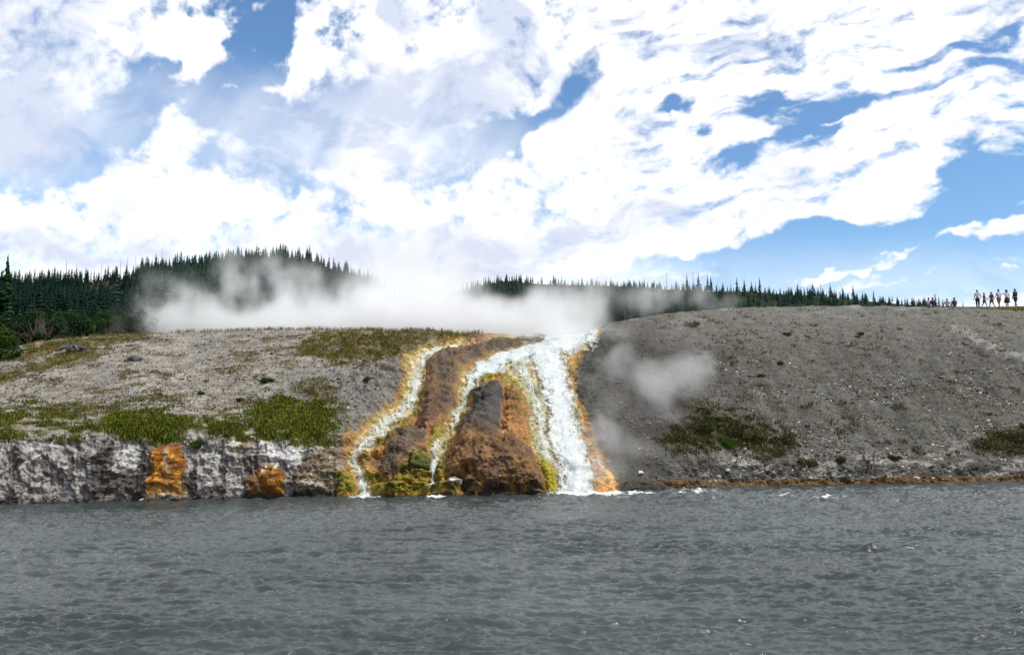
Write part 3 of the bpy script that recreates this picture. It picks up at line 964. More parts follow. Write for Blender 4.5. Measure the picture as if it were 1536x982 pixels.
def c_brown(sd):
    c = base_c((.20, .155, .10))
    c = mixc(c, (.08, .065, .05), sstep(.0, .4, nE + .4 * nC) * .85)
    c = mixc(c, (.42, .40, .37), sstep(.2, .5, nC - .3 * nE) * .6)
    return mixc(c, (.025, .022, .02), sstep(730, 742, PY + 4 * nE))


def c_olive(sd):
    c = base_c((.19, .16, .022))
    c = mixc(c, (.05, .055, .014), sstep(.05, .4, nE + .4 * nC) * .85)
    return mixc(c, (.50, .24, .06), sstep(6, 0, sd + 3 * nC) * .8)


def c_strip(sd):
    c = base_c((.30, .145, .065))
    c = mixc(c, (.12, .11, .02), sstep(-.05, .35, nE) * sstep(645, 600, PY) * .9)
    return mixc(c, (.17, .07, .03), sstep(.1, .5, nB) * .7)


def c_peach(sd):
    c = base_c((.62, .34, .12))
    return mixc(c, (.48, .36, .06), sstep(.0, .4, nE) * .6)


drip = fbm(PX / 5.0 + 1.2 * nE, PY / 42.0 + .5 * nB, x * 0 + 12.5, 4, .6)


def dripped(fn, k=.6):
    def f(sd):
        c = mixc(fn(sd), (.40, .19, .055), sstep(.08, .45, drip) * k)
        c = mixc(c, (.27, .21, .035), sstep(.1, .5, drip * .6 - .6 * nE) * k * .8)
        return mixc(c, (.050, .036, .028), sstep(.08, .5, -drip + .3 * nF) * k)
    return f


mound('mineral_ridge', 'long dark brown ridge between the left cascade and the middle stream', POLY_RIDGE, .45, 13, dripped(c_ridge, .14), (.12, .09))
mound('mineral_mound', 'smooth charcoal hump standing between the middle stream and the main cascade', POLY_CENTRE, .75, 20, c_centre, (.09, .06), ledge=.06)
mound('mineral_mound', 'orange and olive crusted rib between the charcoal hump and the main cascade', [(757, 580), (770, 575), (786, 590), (796, 612), (794, 640), (798, 672), (776, 668), (752, 664), (754, 620)], .35, 10, dripped(c_strip, .5), (.12, .08))
mound('mineral_mound', 'broad rusty brown mound overhanging the river below the charcoal hump', POLY_FOOT, .95, 30, dripped(c_foot, .3), (.14, .10), ledge=.10)
mound('mineral_mound', 'dark brown slab of rock between the two lower left streams', POLY_SLAB, .55, 12, dripped(c_slab, .15), (.09, .07))
mound('mineral_mound', 'small dark knob of rock beside the upper middle stream', POLY_KNOB, .35, 7, c_slab, (.05, .04))
def c_stain(sd):
    c = c_orange(sd)
    c = mixc(c, (.40, .35, .28), sstep(5, 0, np.abs(PX - 253 - .05 * (PY - 700) + 5 * nE)) * sstep(725, 690, PY) * .75)
    c = mixc(c, (.36, .22, .07), sstep(715, 738, PY + 5 * nE) * .7)
    return mixc(c, (.30, .12, .02), sstep(.0, .5, fbm(PX / 5.0, PY / 40.0, x * 0, 3)) * .6)


mound('mineral_mound', 'broad orange stained curtain of rock under the tallest grass tuft', [(226, 684), (238, 666), (252, 662), (268, 662), (282, 688), (280, 744), (216, 746), (222, 708)], .15, 16, c_stain, (.07, .06), ledge=.05)
mound('mineral_mound', 'rounded orange dome with a brown flank at the waterline', POLY_DOME, .50, 24, c_dome, (.08, .07))
mound('mineral_mound', 'brown and grey rock block beside the foot of the left cascade', POLY_BROWN, .22, 16, c_brown, (.16, .12), ledge=.12)
mound('mineral_mound', 'olive algae covered boulder with an orange rim beside the lowest left cascade', [(500, 708), (512, 702), (530, 710), (538, 730), (536, 743), (506, 744)], .45, 10, c_olive, (.10, .10))
mound('mineral_mound', 'mossy olive ledge at the water below the middle stream', [(560, 730), (590, 721), (640, 725), (690, 722), (696, 744), (556, 747)], .45, 8, c_olive, (.22, .18), ledge=.16)
mound('mineral_mound', 'yellow green shelf dripping above the mossy ledge at the water', [(592, 712), (612, 705), (662, 706), (668, 724), (640, 722), (590, 724)], .34, 6, c_olive, (.14, .12), ledge=.14)
mound('mineral_mound', 'dark green step of rock beside the middle stream', [(618, 679), (662, 676), (664, 704), (614, 706)], .32, 5, lambda sd: mixc(mixc(c_olive(sd), (.045, .055, .015), .75 * sstep(682, 688, PY)), (.36, .34, .16), sstep(684, 679, PY) * .7), (.10, .10), ledge=.16)
mound('mineral_mound', 'yellow green knob washed by the edge of the main cascade', [(808, 690), (822, 686), (834, 706), (836, 736), (820, 740), (812, 715)], .35, 8, lambda sd: mixc(c_olive(sd), (.36, .31, .03), .7 + 0 * sd), (.12, .12))
mound('mineral_mound', 'peach orange mound at the right foot of the main cascade', [(898, 700), (912, 704), (922, 722), (924, 738), (890, 740), (892, 715)], .35, 10, c_peach, (.10, .06))
mound('rock', 'low black rock at the waterline right of the peach mound', [(934, 728), (950, 722), (985, 726), (1010, 732), (1008, 738), (930, 739)], .22, 6, lambda sd: base_c((.045, .038, .033)), (.10, .08), cat='rock', blend=False)
mound('rock', 'dark cap of rock at the lip above the main cascade', [(808, 499), (818, 494), (826, 496), (830, 501), (806, 502)], .22, 4, lambda sd: base_c((.06, .055, .05)), (.03, .02), cat='rock', blend=False)
mound('rock', 'flat pale stone lying on the white cliff beside the small green tuft', [(342, 668), (350, 663), (362, 665), (360, 672), (346, 673)], .22, 4, lambda sd: base_c((.55, .53, .50)), (.03, .02), cat='rock', waver=.3)
mound('rock', 'smooth grey boulder on the cliff above the orange dome', [(428, 692), (436, 684), (452, 683), (456, 694), (444, 704), (432, 702)], .28, 7, lambda sd: base_c((.42, .42, .42)), (.04, .03), cat='rock', waver=.4)
mound('rock', 'pinkish white stone on the mossy ledge under the rusty mound', [(671, 722), (682, 717), (693, 721), (691, 728), (676, 729)], .55, 4, lambda sd: base_c((.66, .58, .56)), (.03, .02), cat='rock', waver=.4)

# ------------------------------------------------------------------ white water
bed = np.maximum.reduce([m_left, m_mid, m_main, m_side, m_top])


def cascade(label, m, thr, lift, yellow, rough_h, dens, veins=0.0, soft=.5, y_lo=None, thr_lo=None):
    # streaks run down the slope with the water
    st = fbm(PX / 6.0 + 1.6 * nE, PY / 50.0 + .6 * nB, x * 0 + 4.4, 4, .6)
    fl = fbm(PX / 4.0 + nC, PY / 11.0 + nC, x * 0 + 9.1, 3, .6)
    val = m * dens + .55 * st + .32 * fl + .08 * nG
    t = thr if y_lo is None else thr + (thr_lo - thr) * sstep(y_lo[0], y_lo[1], PY)
    keep_v = (val > t) & (m > -.25) & (VR > .98) & (VR < 6.2)
    fm = keep_v[:-1, :-1] & keep_v[1:, :-1] & keep_v[:-1, 1:] & keep_v[1:, 1:]
    keep = biggest(fm).ravel()
    ids, f = sub_faces(FACES, keep)
    out = .6 * lift + .55 * rough_h * (st + .6 * fl) + .12 * np.clip(m, 0, 1)
    k_ = sstep(-.1, .5, m) * .8
    P = (P0 + DIRN * (disp * (1 - k_) + dispS * k_ + out)[..., None]).reshape(-1, 3)[ids]
    c = np.broadcast_to(np.array((.60, .64, .66), np.float32), PX.shape + (3,))
    c = mixc(c, (.50, .48, .27), yellow * (1 - np.clip(1.3 * (val - t), 0, 1)))
    c = mixc(c, (.25, .27, .16), yellow * sstep(.1, .5, nF + .3 * st) * .7)
    c = mixc(c, (.33, .39, .42), sstep(.10, -.5, st) * .6)
    c = mixc(c, (.40, .42, .26), veins * sstep(-.05, .35, st + .6 * nF + .4 * nE) * .85)
    al = np.clip(sstep(t - .02, t + soft, val), 0, 1)
    mesh = make_mesh('cascade', P, f, M_FOAM, {'tint': c.reshape(-1, 3)[ids], 'cover': al.ravel()[ids]})
    return tag(link('cascade', mesh), label, 'waterfall', 'cascades of hot spring water')


cascade('wide white main cascade falling from the steaming lip into the river', np.maximum(m_main, m_top), -.12, .16, .45, .035, 1.25, .22, .8)
cascade('pale green veined cascade spreading beside the main fall', m_side * .9, .12, .08, .75, .06, .85, .9, .9)
cascade('white cascade tumbling in two steps past the dark slab to the river', m_left, .26, .10, .6, .08, .85, .45, .8)
cascade('thin yellowish stream dropping between the dark slab and the charcoal hump', m_mid, .22, .09, .8, .06, .85, .8, .85)
cascade('short white trickle dropping over the mossy ledges beside the rusty mound', path(WX, PY, [(655, 668, 6), (651, 686, 6), (650, 706, 7), (648, 724, 7), (652, 744, 10)]), .10, .42, .7, .05, 1.0, .5, .9)

# ------------------------------------------------------------------ loose stones, grass, shrubs
def ico():
    t = (1 + 5 ** .5) / 2
    v = np.array([(-1, t, 0), (1, t, 0), (-1, -t, 0), (1, -t, 0), (0, -1, t), (0, 1, t), (0, -1, -t), (0, 1, -t), (t, 0, -1), (t, 0, 1), (-t, 0, -1), (-t, 0, 1)], float)
    v /= np.linalg.norm(v[0])
    f = np.array([(0, 11, 5), (0, 5, 1), (0, 1, 7), (0, 7, 10), (0, 10, 11), (1, 5, 9), (5, 11, 4), (11, 10, 2), (10, 7, 6), (7, 1, 8), (3, 9, 4), (3, 4, 2), (3, 2, 6), (3, 6, 8), (3, 8, 9), (4, 9, 5), (2, 4, 11), (6, 2, 10), (8, 6, 7), (9, 8, 1)])
    return v, f


def stones(name, label, ids, smin, smax, colours, flat=.6):
    v, f = ico()
    n = len(ids)
    s = smin + (smax - smin) * rng.random(n) ** 3
    ang = rng.random(n) * 6.28
    sc = np.stack([s * (.7 + .6 * rng.random(n)), s * (.7 + .6 * rng.random(n)), s * flat * (.6 + .6 * rng.random(n))], -1)
    V = v[None] * (1 + .22 * rng.normal(size=(n, 12, 1))) * sc[:, None]
    ca, sa = np.cos(ang)[:, None], np.sin(ang)[:, None]
    V = np.stack([V[..., 0] * ca - V[..., 1] * sa, V[..., 0] * sa + V[..., 1] * ca, V[..., 2]], -1)
    jit = rng.normal(size=(n, 1, 3)) * .03
    V = V + P1f[ids][:, None] + jit * np.array([1, 1, 0]) + N1f[ids][:, None] * (s * .15)[:, None, None]
    Fc = f[None] + 12 * np.arange(n)[:, None, None]
    cc = np.array(colours)[rng.integers(0, len(colours), n)] * (.75 + .5 * rng.random(n))[:, None]
    cc = np.repeat(cc, 12, 0)
    return tag(link(name, make_mesh(name, V.reshape(-1, 3), Fc.reshape(-1, 3), M_STONE, {'tint': np.clip(cc, 0, .8)}, smooth=False)), label, kind='stuff')


dry = (flow < -1.8) * (1 - turf) * (1 - cliff)
clump = np.clip(.25 + 1.6 * fbm(x * .55, y * .55, z * .3, 3), 0.02, 3) ** 2
stones('gravel', 'grey and buff gravel strewn over both slopes', scatter(dry * (VR > 1.9) * (.4 + clump), 25000, 1.3, 5.05), .02, .075, [(.16, .15, .13), (.13, .12, .105), (.10, .092, .08), (.20, .187, .165), (.075, .07, .06)])
wm = dry * clump * (sstep(1000, 1150, PX) * np.exp(-((VR - 2.9) / .9) ** 2) * 1.4 + sstep(380, 450, PX) * sstep(620, 560, PX) * 2.2 * np.exp(-((VR - 2.6) / .6) ** 2) + .12)
stones('gravel', 'bright white sinter chips lying in drifts on the slopes', scatter(wm, 1700, 1.5, 4.8), .025, .085, [(.62, .61, .59), (.5, .48, .45), (.4, .38, .35)])
stones('gravel', 'dark cinders and lumps scattered over the slopes', scatter(dry * clump * (VR > 2), 2200, 1.8, 5.1), .04, .14, [(.10, .085, .07), (.14, .115, .09), (.07, .06, .055)], .5)
stones('rubble', 'broken pieces of sinter along the foot of the bank', scatter((cliff * .25 + cliff_r) * (VR < 1.8), 420, 1.02, 2.0), .03, .14, [(.4, .38, .35), (.16, .13, .11), (.55, .53, .5), (.10, .08, .07)])


def blades(name, label, ids, hmin, hmax, width, colours, lean=.5, per=5, spread=.08):
    n = len(ids)
    base = np.repeat(P1f[ids], per, 0) + rng.normal(size=(n * per, 3)) * np.array([spread, spread, .01])
    m = n * per
    h = hmin + (hmax - hmin) * rng.random(m)
    a = rng.random(m) * 6.283
    ln = lean * h * rng.random(m)
    tip = base + np.stack([np.cos(a) * ln, np.sin(a) * ln, h * (1 - .25 * lean)], -1)
    b2 = a + 1.57
    w = width * (.6 + .8 * rng.random(m))
    off = np.stack([np.cos(b2) * w, np.sin(b2) * w, 0 * w], -1)
    mid = base * .45 + tip * .55 + np.array([0, 0, .10]) * h[:, None]
    V = np.stack([base - off, base + off, mid + off * .75, mid - off * .75, tip], 1)
    V[:, :2, 2] -= .04
    q = np.array([[0, 1, 2, 3]])[None] + 5 * np.arange(m)[:, None, None]
    t3 = np.array([[3, 2, 4]])[None] + 5 * np.arange(m)[:, None, None]
    cc = np.array(colours)[rng.integers(0, len(colours), n)]
    cc = np.repeat(cc, per, 0) * (.65 + .7 * rng.random(m))[:, None]
    cc = np.repeat(cc, 5, 0)
    return tag(link(name, make_mesh(name, V.reshape(-1, 3), [q.reshape(-1, 4), t3.reshape(-1, 3)], M_BLADE, {'tint': cc}, smooth=False)), label, kind='stuff')


GREEN = [(.055, .085, .010), (.085, .115, .012), (.11, .13, .016), (.05, .065, .012), (.12, .105, .02)]
DRYG = [(.20, .15, .045), (.16, .13, .04), (.24, .17, .055), (.12, .11, .03), (.19, .10, .04)]
tall = sstep(-4, 10, poly(wx, wy, [(150, 628), (215, 620), (262, 626), (275, 645), (250, 668), (215, 664), (160, 650)]))
bright = sstep(-6, 8, poly(wx, wy, [(382, 612), (440, 602), (494, 606), (494, 632), (486, 660), (440, 668), (400, 656), (376, 636)]))
turf_soft = np.clip(turf + .35 * sstep(-34, 6, poly(wx, wy, [(-200, 640), (0, 622), (60, 615), (130, 628), (220, 622), (290, 630), (380, 640), (400, 610), (494, 604), (496, 640), (486, 662), (380, 660), (270, 660), (225, 672), (180, 652), (0, 652), (-200, 664)])) * (VR > 1.95), 0, 1)
blades('grass', 'green grass growing along the ledge above the white cliff', scatter(turf_soft * np.clip(.15 + 2.2 * (nE + .5 * nB), .02, 2) ** 1.5, 13000, 1.8, 3.6), .04, .15, .018, GREEN + [(.16, .15, .03), (.14, .12, .035)], .9)
blades('grass', 'taller bright green grass in the two thick patches on the ledge', scatter(np.maximum(tall, bright * .7) * np.clip(.4 + 1.4 * nE, .05, 2), 7000, 1.7, 3.4), .07, .24, .018, [(.06, .10, .008), (.10, .14, .010), (.07, .085, .010), (.13, .14, .016), (.15, .12, .02)], lean=.9, spread=.12)
blades('dry_grass', 'yellow brown grass on the crest and beside the stump', scatter(turf_top * np.clip(.4 + 1.3 * (nE + nB), .03, 2), 9000, 2.5, 5.9), .04, .16, .018, DRYG + GREEN[2:] + GREEN[2:], .8)
blotw = sstep(.1, .5, fbm(x * .45 + 3, y * .45, z * .2, 4, .6)) + .25 * sstep(.2, .5, nE)
blades('dry_grass', 'thin olive and rust weeds dotted over the dry slopes', scatter(dry * (VR > 2.05) * (blotw * (1.2 - right) + .06), 11000, 2.0, 5.3), .03, .10, .018, [(.12, .10, .035), (.10, .09, .03), (.14, .105, .04), (.08, .075, .03), (.10, .09, .035), (.09, .055, .03)], 1.0, 5, .14)
blades('dry_grass', 'sparse grass fringe standing on the skyline of the left crest', scatter(np.exp(-((VR - 5) / .12) ** 2) * sstep(240, 300, PX) * sstep(740, 700, PX), 900, 4.6, 5.4), .08, .38, .012, DRYG + GREEN, .3, 4, .1)
blades('grass', 'dark olive scrub carpet on the right slope', scatter(shr_r ** 2 * (.15 + np.clip(nE + .5 * nB, 0, 1.2)), 3800, 1.6, 3.5), .05, .20, .02, [(.05, .055, .016), (.07, .07, .02), (.04, .04, .015), (.09, .08, .03)], .8)
blades('dry_grass', 'dark tufts spotted over the grey right hillside', scatter((PX > 930) * dry * (VR > 1.6) * sstep(.35, .7, fbm(x * 1.1, y * 1.1, z, 3)), 800, 1.4, 5.0), .08, .24, .022, [(.06, .055, .03), (.08, .07, .035), (.09, .06, .04)], .9, 9, .14)


def leaf_cloud(centres, radii, n, size, flatten=.8, r=None):
    """leaf cards through the shell of several lobes"""
    r = r or rng
    centres, radii = np.array(centres, float), np.array(radii, float)
    k = r.choice(len(centres), n, p=radii ** 2 / (radii ** 2).sum())
    d = r.normal(size=(n, 3))
    d /= np.linalg.norm(d, axis=1)[:, None]
    rad = radii[k] * (.45 + .6 * r.random(n) ** .5)
    p = centres[k] + d * rad[:, None] * np.array([1, 1, flatten])
    a = r.normal(size=(n, 3))
    a /= np.linalg.norm(a, axis=1)[:, None]
    b = np.cross(a, r.normal(size=(n, 3)))
    b /= np.linalg.norm(b, axis=1)[:, None] + 1e-9
    s = (size * (.6 + .8 * r.random(n)))[:, None]
    V = np.stack([p - a * s, p - b * s * .55, p + a * s, p + b * s * .55], 1)
    return V.reshape(-1, 3), np.arange(4 * n).reshape(-1, 4)


def tube(pts, rad, sides=6):
    pts, rad = np.array(pts, float), np.array(rad, float)
    V = []
    for i, p in enumerate(pts):
        t = pts[min(i + 1, len(pts) - 1)] - pts[max(i - 1, 0)]
        t /= np.linalg.norm(t) + 1e-9
        a = np.cross(t, (0.31, .9, .2))
        a /= np.linalg.norm(a)
        b = np.cross(t, a)
        an = np.linspace(0, 2 * np.pi, sides, endpoint=False)
        V.append(p + rad[i] * (np.cos(an)[:, None] * a + np.sin(an)[:, None] * b))
    V = np.concatenate(V)
    F = [(i * sides + j, i * sides + (j + 1) % sides, (i + 1) * sides + (j + 1) % sides, (i + 1) * sides + j) for i in range(len(pts) - 1) for j in range(sides)]
    return V, np.array(F)


def merge(parts):
    V, F, n = [], [], 0
    for v, f in parts:
        V.append(v)
        F.append(np.asarray(f) + n)
        n += len(v)
    return np.concatenate(V), F


M_SHRUB = leaf_mat('sage_leaf', (.045, .045, .018), (.085, .08, .035), 1.5, .15, .25)
M_BUSHG = leaf_mat('bush_leaf', (.025, .06, .012), (.075, .13, .02), 1.2, .25, .2)
M_TWIG = plain_mat('twig', (.11, .085, .065), (.06, .05, .04), 6, .9)
M_DEADWOOD = plain_mat('dead_wood', (.05, .043, .042), (.15, .14, .135), 3.0, .9, .4)
M_BARK = plain_mat('bark', (.06, .045, .035), (.10, .08, .065), 3.0, .95)


def surf(px, py):
    """point on the bank seen at a pixel of the photograph"""
    i = np.argmin((PXf - px) ** 2 + (PYf - py) ** 2 + (VRf > 5.2) * 1e6)
    return P1f[i].astype(float)


def shrub(px, py, rad, label, group, mat, seed, n=420, size=.05, flat=.75):
    r = np.random.default_rng(seed)
    o = link('shrub', None, loc=surf(px, py) - np.array([0, 0, .04]), rz=r.random() * 6)
    tag(o, label, 'shrub', group)
    k = r.integers(4, 7)
    cs = np.column_stack([r.normal(size=(k, 2)) * rad * .5, rad * flat * (.35 + .35 * r.random(k))])
    rs = rad * (.35 + .35 * r.random(k))
    V, F = leaf_cloud(cs, rs, n, size, flat, r)
    link('foliage', make_mesh('shrub_foliage', V, F, mat, smooth=False), o)
    st = []
    for c in cs:
        st.append(tube([(0, 0, -.05), c * .5 + r.normal(size=3) * .03, c], [.02, .014, .006], 5))
    V, F = merge(st)
    link('stem', make_mesh('shrub_stem', V, F, M_TWIG), o)
    return o


SH = [
    (1050, 648, .55, 'pale tipped olive shrub in the steam on the right slope'), (1071, 632, .33, 'bright green topped shrub above the dark scrub patch'),
    (1030, 664, .50, 'dark shrub under the edge of the steam on the right slope'), (1100, 655, .62, 'broad dark shrub in the middle of the scrub patch'),
    (1092, 669, .45, 'yellow green shrub at the lower edge of the scrub patch'), (1135, 660, .55, 'round dark shrub near the end of the scrub patch'), (1178, 664, .50, 'dark round shrub standing alone past the scrub patch'),
    (1160, 680, .40, 'small grey green shrub just below the lone round shrub'), (1200, 700, .40, 'low shrub close above the rusty shore strip'), (1262, 692, .36, 'flat dark shrub among the pale clay shelves'),
    (1480, 672, .62, 'wide dark shrub over the pale clay near the frame edge'), (1520, 662, .80, 'largest dark shrub on the right slope'), (1345, 690, .26, 'small dark shrub low on the pale clay'),
    (1180, 502, .22, 'small dark shrub high on the right hillside'), (1170, 545, .24, 'dark tuft halfway up the right hillside'), (1142, 565, .26, 'round tuft in the middle of the right hillside'),
    (1035, 490, .45, 'brown flattened shrub near the shoulder of the right hill'), (1220, 700, .28, 'dry olive shrub beside the low shrub on the shore'), (1290, 503, .22, 'dark cushion below the crest of the right hill'),
    (293, 668, .26, 'small green tuft growing on the white cliff face'), (552, 566, .30, 'green tuft on the grey scree left of the cascade'), (405, 574, .26, 'bright green tuft on the dry left slope'),
    (300, 592, .20, 'small dark tuft in the middle of the left slope'), (360, 600, .18, 'tiny olive tuft above the right end of the ledge grass'), (515, 545, .22, 'green tuft near the top of the scree'),
]
for i, (px, py, rad, lab) in enumerate(SH):
    gm = M_BUSHG if ('green' in lab and 'grey' not in lab) else M_SHRUB
    shrub(px, py, rad, lab, 'low shrubs dotted over the bank', gm, 100 + i, int(260 + 700 * rad), .05)

# the big bush at the frame edge, driftwood and stumps
r_ = np.random.default_rng(5)
bp_ = at(0, 550, 46.0)
o = tag(link('bush', None, loc=bp_), 'dense round green bush at the edge of the dark forest', 'bush')
cs = [(-1.0, .3, .9), (-.3, 0, 1.3), (.35, 0, .8), (-.5, -.2, .5), (.1, .1, 1.75), (-1.2, .2, 1.9), (.75, .1, .45), (.6, 0, 1.35), (-.6, .4, 2.2), (-2.2, .6, 1.2), (-2.0, .4, 2.2), (.9, 0, .9)]
V, F = leaf_cloud(cs, [.8, .8, .6, .6, .55, .7, .45, .45, .5, .9, .7, .35], 5200, .075, .85, r_)
link('foliage', make_mesh('bush_foliage', V, F, M_BUSHG, smooth=False), o)
V, F = merge([tube([(0, 0, -.4), np.array(c) * .5, c], [.06, .04, .01], 6) for c in cs])
link('stem', make_mesh('bush_stem', V, F, M_BARK), o)


def rootball(px, py, size, label, seed, n=9):
    r = np.random.default_rng(seed)
    parts = []
    for i in range(n):
        a = r.random() * 6.283
        L = size * (.5 + .7 * r.random())
        e = np.array([math.cos(a) * L, math.sin(a) * L * .7, size * (-.05 + .42 * r.random())])
        m = e * .5 + np.array([0, 0, size * (.18 + .2 * r.random())])
        parts.append(tube([(0, 0, size * .12), m, e], [size * .17, size * .11, size * .03], 7))
    v, f = ico()
    parts.append((v * np.array([.55, .4, .30]) * size * (1 + .25 * r.normal(size=(12, 1))) + np.array([0, 0, size * .12]), np.column_stack([f, f[:, 2]])))
    q = []
    V, Fl = merge(parts)
    o = link('driftwood', make_mesh('driftwood', V, [np.asarray(k)[:, :3] if (np.asarray(k)[0, 2] == np.asarray(k)[0, -1]) else np.asarray(k) for k in Fl], M_DEADWOOD), loc=surf(px, py))
    return tag(o, label, 'driftwood')


rootball(112, 530, .85, 'big charred stump with splayed roots on the golden grass', 1, 12)
rootball(203, 542, .62, 'grey weathered root mass lying on the left slope', 2, 9)
rootball(216, 508, .42, 'flat black log end near the crest beside the forest', 3, 6)
def stick(px, py, L, ang, label, seed):
    r = np.random.default_rng(seed)
    p = surf(px, py)
    d = np.array([math.cos(ang), .3 * math.sin(ang), math.sin(ang)]) * L
    V, F = tube([(0, 0, .03), d * .5 + np.array([0, 0, .05]), d + np.array([0, 0, .02])], [.05, .04, .02], 6)
    return tag(link('driftwood', make_mesh('driftwood', V, F, M_DEADWOOD), loc=p), label, 'driftwood')
stick(188, 520, .8, .1, 'thin broken branch on the pale gravel below the crest', 4)
stick(1025, 700, .9, -.28, 'pale slanting branch on the clay low on the right bank', 5)
stick(195, 568, 1.0, .18, 'brown stick lying across the left slope', 6)
# ------------------------------------------------------------------ wooded hills
M_FLOOR = attr_mat('forest_floor', .95, False, .3, .05, 0, spec=.02)


def hill(name, label, cols, nseg, tintc):
    hp = np.array([c[0] for c in cols], float)
    pxs = np.arange(hp[0], hp[-1] + 1, 6.0)
    D_, Z_ = [], []
    nlev = len(cols[0][1])
    for k in range(nlev):
        py = np.interp(pxs, hp, [c[1][k][0] for c in cols])
        dd = np.interp(pxs, hp, [c[1][k][1] for c in cols])
        kk = np.hanning(9) / np.hanning(9).sum()
        py = np.convolve(np.pad(py, 4, mode='edge'), kk, mode='valid')
        dd = np.convolve(np.pad(dd, 4, mode='edge'), kk, mode='valid')
        _, v = ray(pxs, py)
        D_.append(dd)
        Z_.append(CAM_H + v * dd)
    D_ += [D_[-1] * 1.25, D_[-1] * 1.8]
    Z_ += [Z_[-1] * .92, Z_[-1] * .0 - 3]
    Dg, Zg = pchip_rows(np.array(D_), nseg), pchip_rows(np.array(Z_), nseg)
    zc_ = np.tan(np.arctan((Zg - CAM_H) / Dg) - PITCH)
    Xg = Dg * ((pxs[None] - CX) / F_PX) / (CP - zc_ * SP)
    P = np.stack([Xg, Dg, Zg], -1)
    nn = fbm(Xg * .02, Dg * .02, Zg * .02, 4).astype(float)
    P[..., 2] += 1.5 * nn
    c = np.array(tintc)[None, None] * (1 + .5 * nn[..., None])
    o = link(name, make_mesh(name, P.reshape(-1, 3), grid_faces(*Dg.shape), M_FLOOR, {'tint': np.clip(c, .01, .5).reshape(-1, 3)}))
    tag(o, label, kind='structure')
    vr = np.concatenate([[s + i / n for i in range(n)] for s, n in enumerate(nseg)] + [[len(nseg)]])
    return P, pxs, vr


HL = [(-900, [(520, 120), (490, 220), (475, 320), (454, 420)]), (-200, [(515, 120), (480, 190), (460, 260), (441, 330)]), (0, [(512, 120), (478, 185), (455, 260), (437, 330)]),
      (110, [(510, 120), (475, 190), (450, 280), (433, 360)]), (200, [(508, 120), (475, 220), (445, 330), (423, 440)]), (260, [(506, 130), (475, 240), (443, 370), (415, 490)]), (320, [(506, 140), (475, 260), (435, 410), (407, 520)]),
      (380, [(506, 150), (475, 280), (430, 430), (397, 550)]), (430, [(506, 150), (475, 290), (425, 430), (391, 560)]), (465, [(506, 150), (475, 290), (429, 430), (396, 560)]),
      (510, [(506, 150), (478, 290), (445, 430), (415, 560)]), (560, [(506, 150), (485, 290), (463, 430), (441, 570)]), (610, [(507, 150), (492, 290), (479, 440), (464, 580)]),
      (680, [(508, 150), (500, 290), (497, 450), (491, 590)]), (800, [(512, 150), (508, 290), (510, 450), (509, 600)])]
HR = [(560, [(520, 200), (510, 400), (505, 560), (500, 760)]), (640, [(508, 200), (500, 400), (486, 560), (472, 760)]), (690, [(506, 200), (490, 400), (466, 560), (444, 770)]), (735, [(506, 200), (485, 400), (455, 560), (430, 780)]),
      (760, [(506, 200), (484, 400), (452, 560), (427, 780)]), (820, [(506, 200), (484, 400), (456, 560), (433, 780)]), (900, [(506, 200), (484, 400), (458, 560), (434, 780)]), (1000, [(506, 200), (485, 400), (460, 560), (440, 790)]),
      (1100, [(506, 200), (486, 400), (462, 560), (444, 800)]), (1200, [(506, 200), (488, 400), (466, 560), (447, 800)]), (1280, [(506, 200), (490, 400), (470, 560), (455, 800)]), (1360, [(508, 200), (495, 400), (476, 560), (463, 800)]),
      (1460, [(512, 200), (500, 400), (485, 560), (472, 800)]), (2300, [(530, 200), (520, 400), (510, 560), (500, 800)])]
PL, pxL, vrL = hill('wooded_hill', 'steep wooded hill with a rounded top behind the left crest', HL, [26, 26, 26, 10, 6], (.030, .030, .018))
PR, pxR, vrR = hill('wooded_hill', 'long low wooded ridge running behind the right hillside', HR, [26, 26, 26, 10, 6], (.022, .028, .017))

# a brown rock outcrop showing through the forest
# ------------------------------------------------------------------ conifers
M_NEEDLE = leaf_mat('hazed_needles', (.012, .034, .030), (.036, .070, .050), .22, .15, .4)  # bluish haze of distance put into the colour of the far pines
M_NEEDLE_N = leaf_mat('near_needles', (.010, .030, .016), (.046, .085, .030), .35, .15, .35)
M_SNAG = plain_mat('bleached_wood', (.13, .115, .11), (.20, .185, .175), 1.5, .95)


def conifer_mesh(h, rad, seed, levels=15, spr=6, low=.06, top_pow=.85, sparse=0.0):
    r = np.random.default_rng(seed)
    tr = tube([(0, 0, -.6), (r.normal() * .01 * h, r.normal() * .01 * h, h * .5), (0, 0, h * .98)], [h * .016, h * .011, h * .002], 5)
    V, F = [], []
    n = 0
    for i in range(levels):
        t = i / (levels - 1)
        zz = h * (low + (.96 - low) * t)
        Rl = rad * max(1 - t, .03) ** top_pow * (.72 + .5 * r.random())
        for k in range(spr):
            if r.random() < sparse:
                continue
            a = 6.283 * (k + r.random()) / spr
            L = Rl * (.65 + .55 * r.random())
            w = L * (.34 + .16 * r.random())
            ca, sa = math.cos(a), math.sin(a)
            dz = -h * .028 - L * (.20 + .25 * r.random())
            up = h * .030
            p0 = (0, 0, zz + up)
            pl = (ca * L * .6 - sa * w, sa * L * .6 + ca * w, zz + dz * .55)
            pt = (ca * L, sa * L, zz + dz + (.08 * L))
            pr = (ca * L * .6 + sa * w, sa * L * .6 - ca * w, zz + dz * .65)
            pd = (ca * L * .7, sa * L * .7, zz + dz - h * .018)
            V += [p0, pl, pt, pr, pd]
            F += [(n, n + 1, n + 2), (n, n + 2, n + 3), (n + 1, n + 4, n + 2), (n + 2, n + 4, n + 3)]
            n += 5
    return tr, (np.array(V), np.array(F))


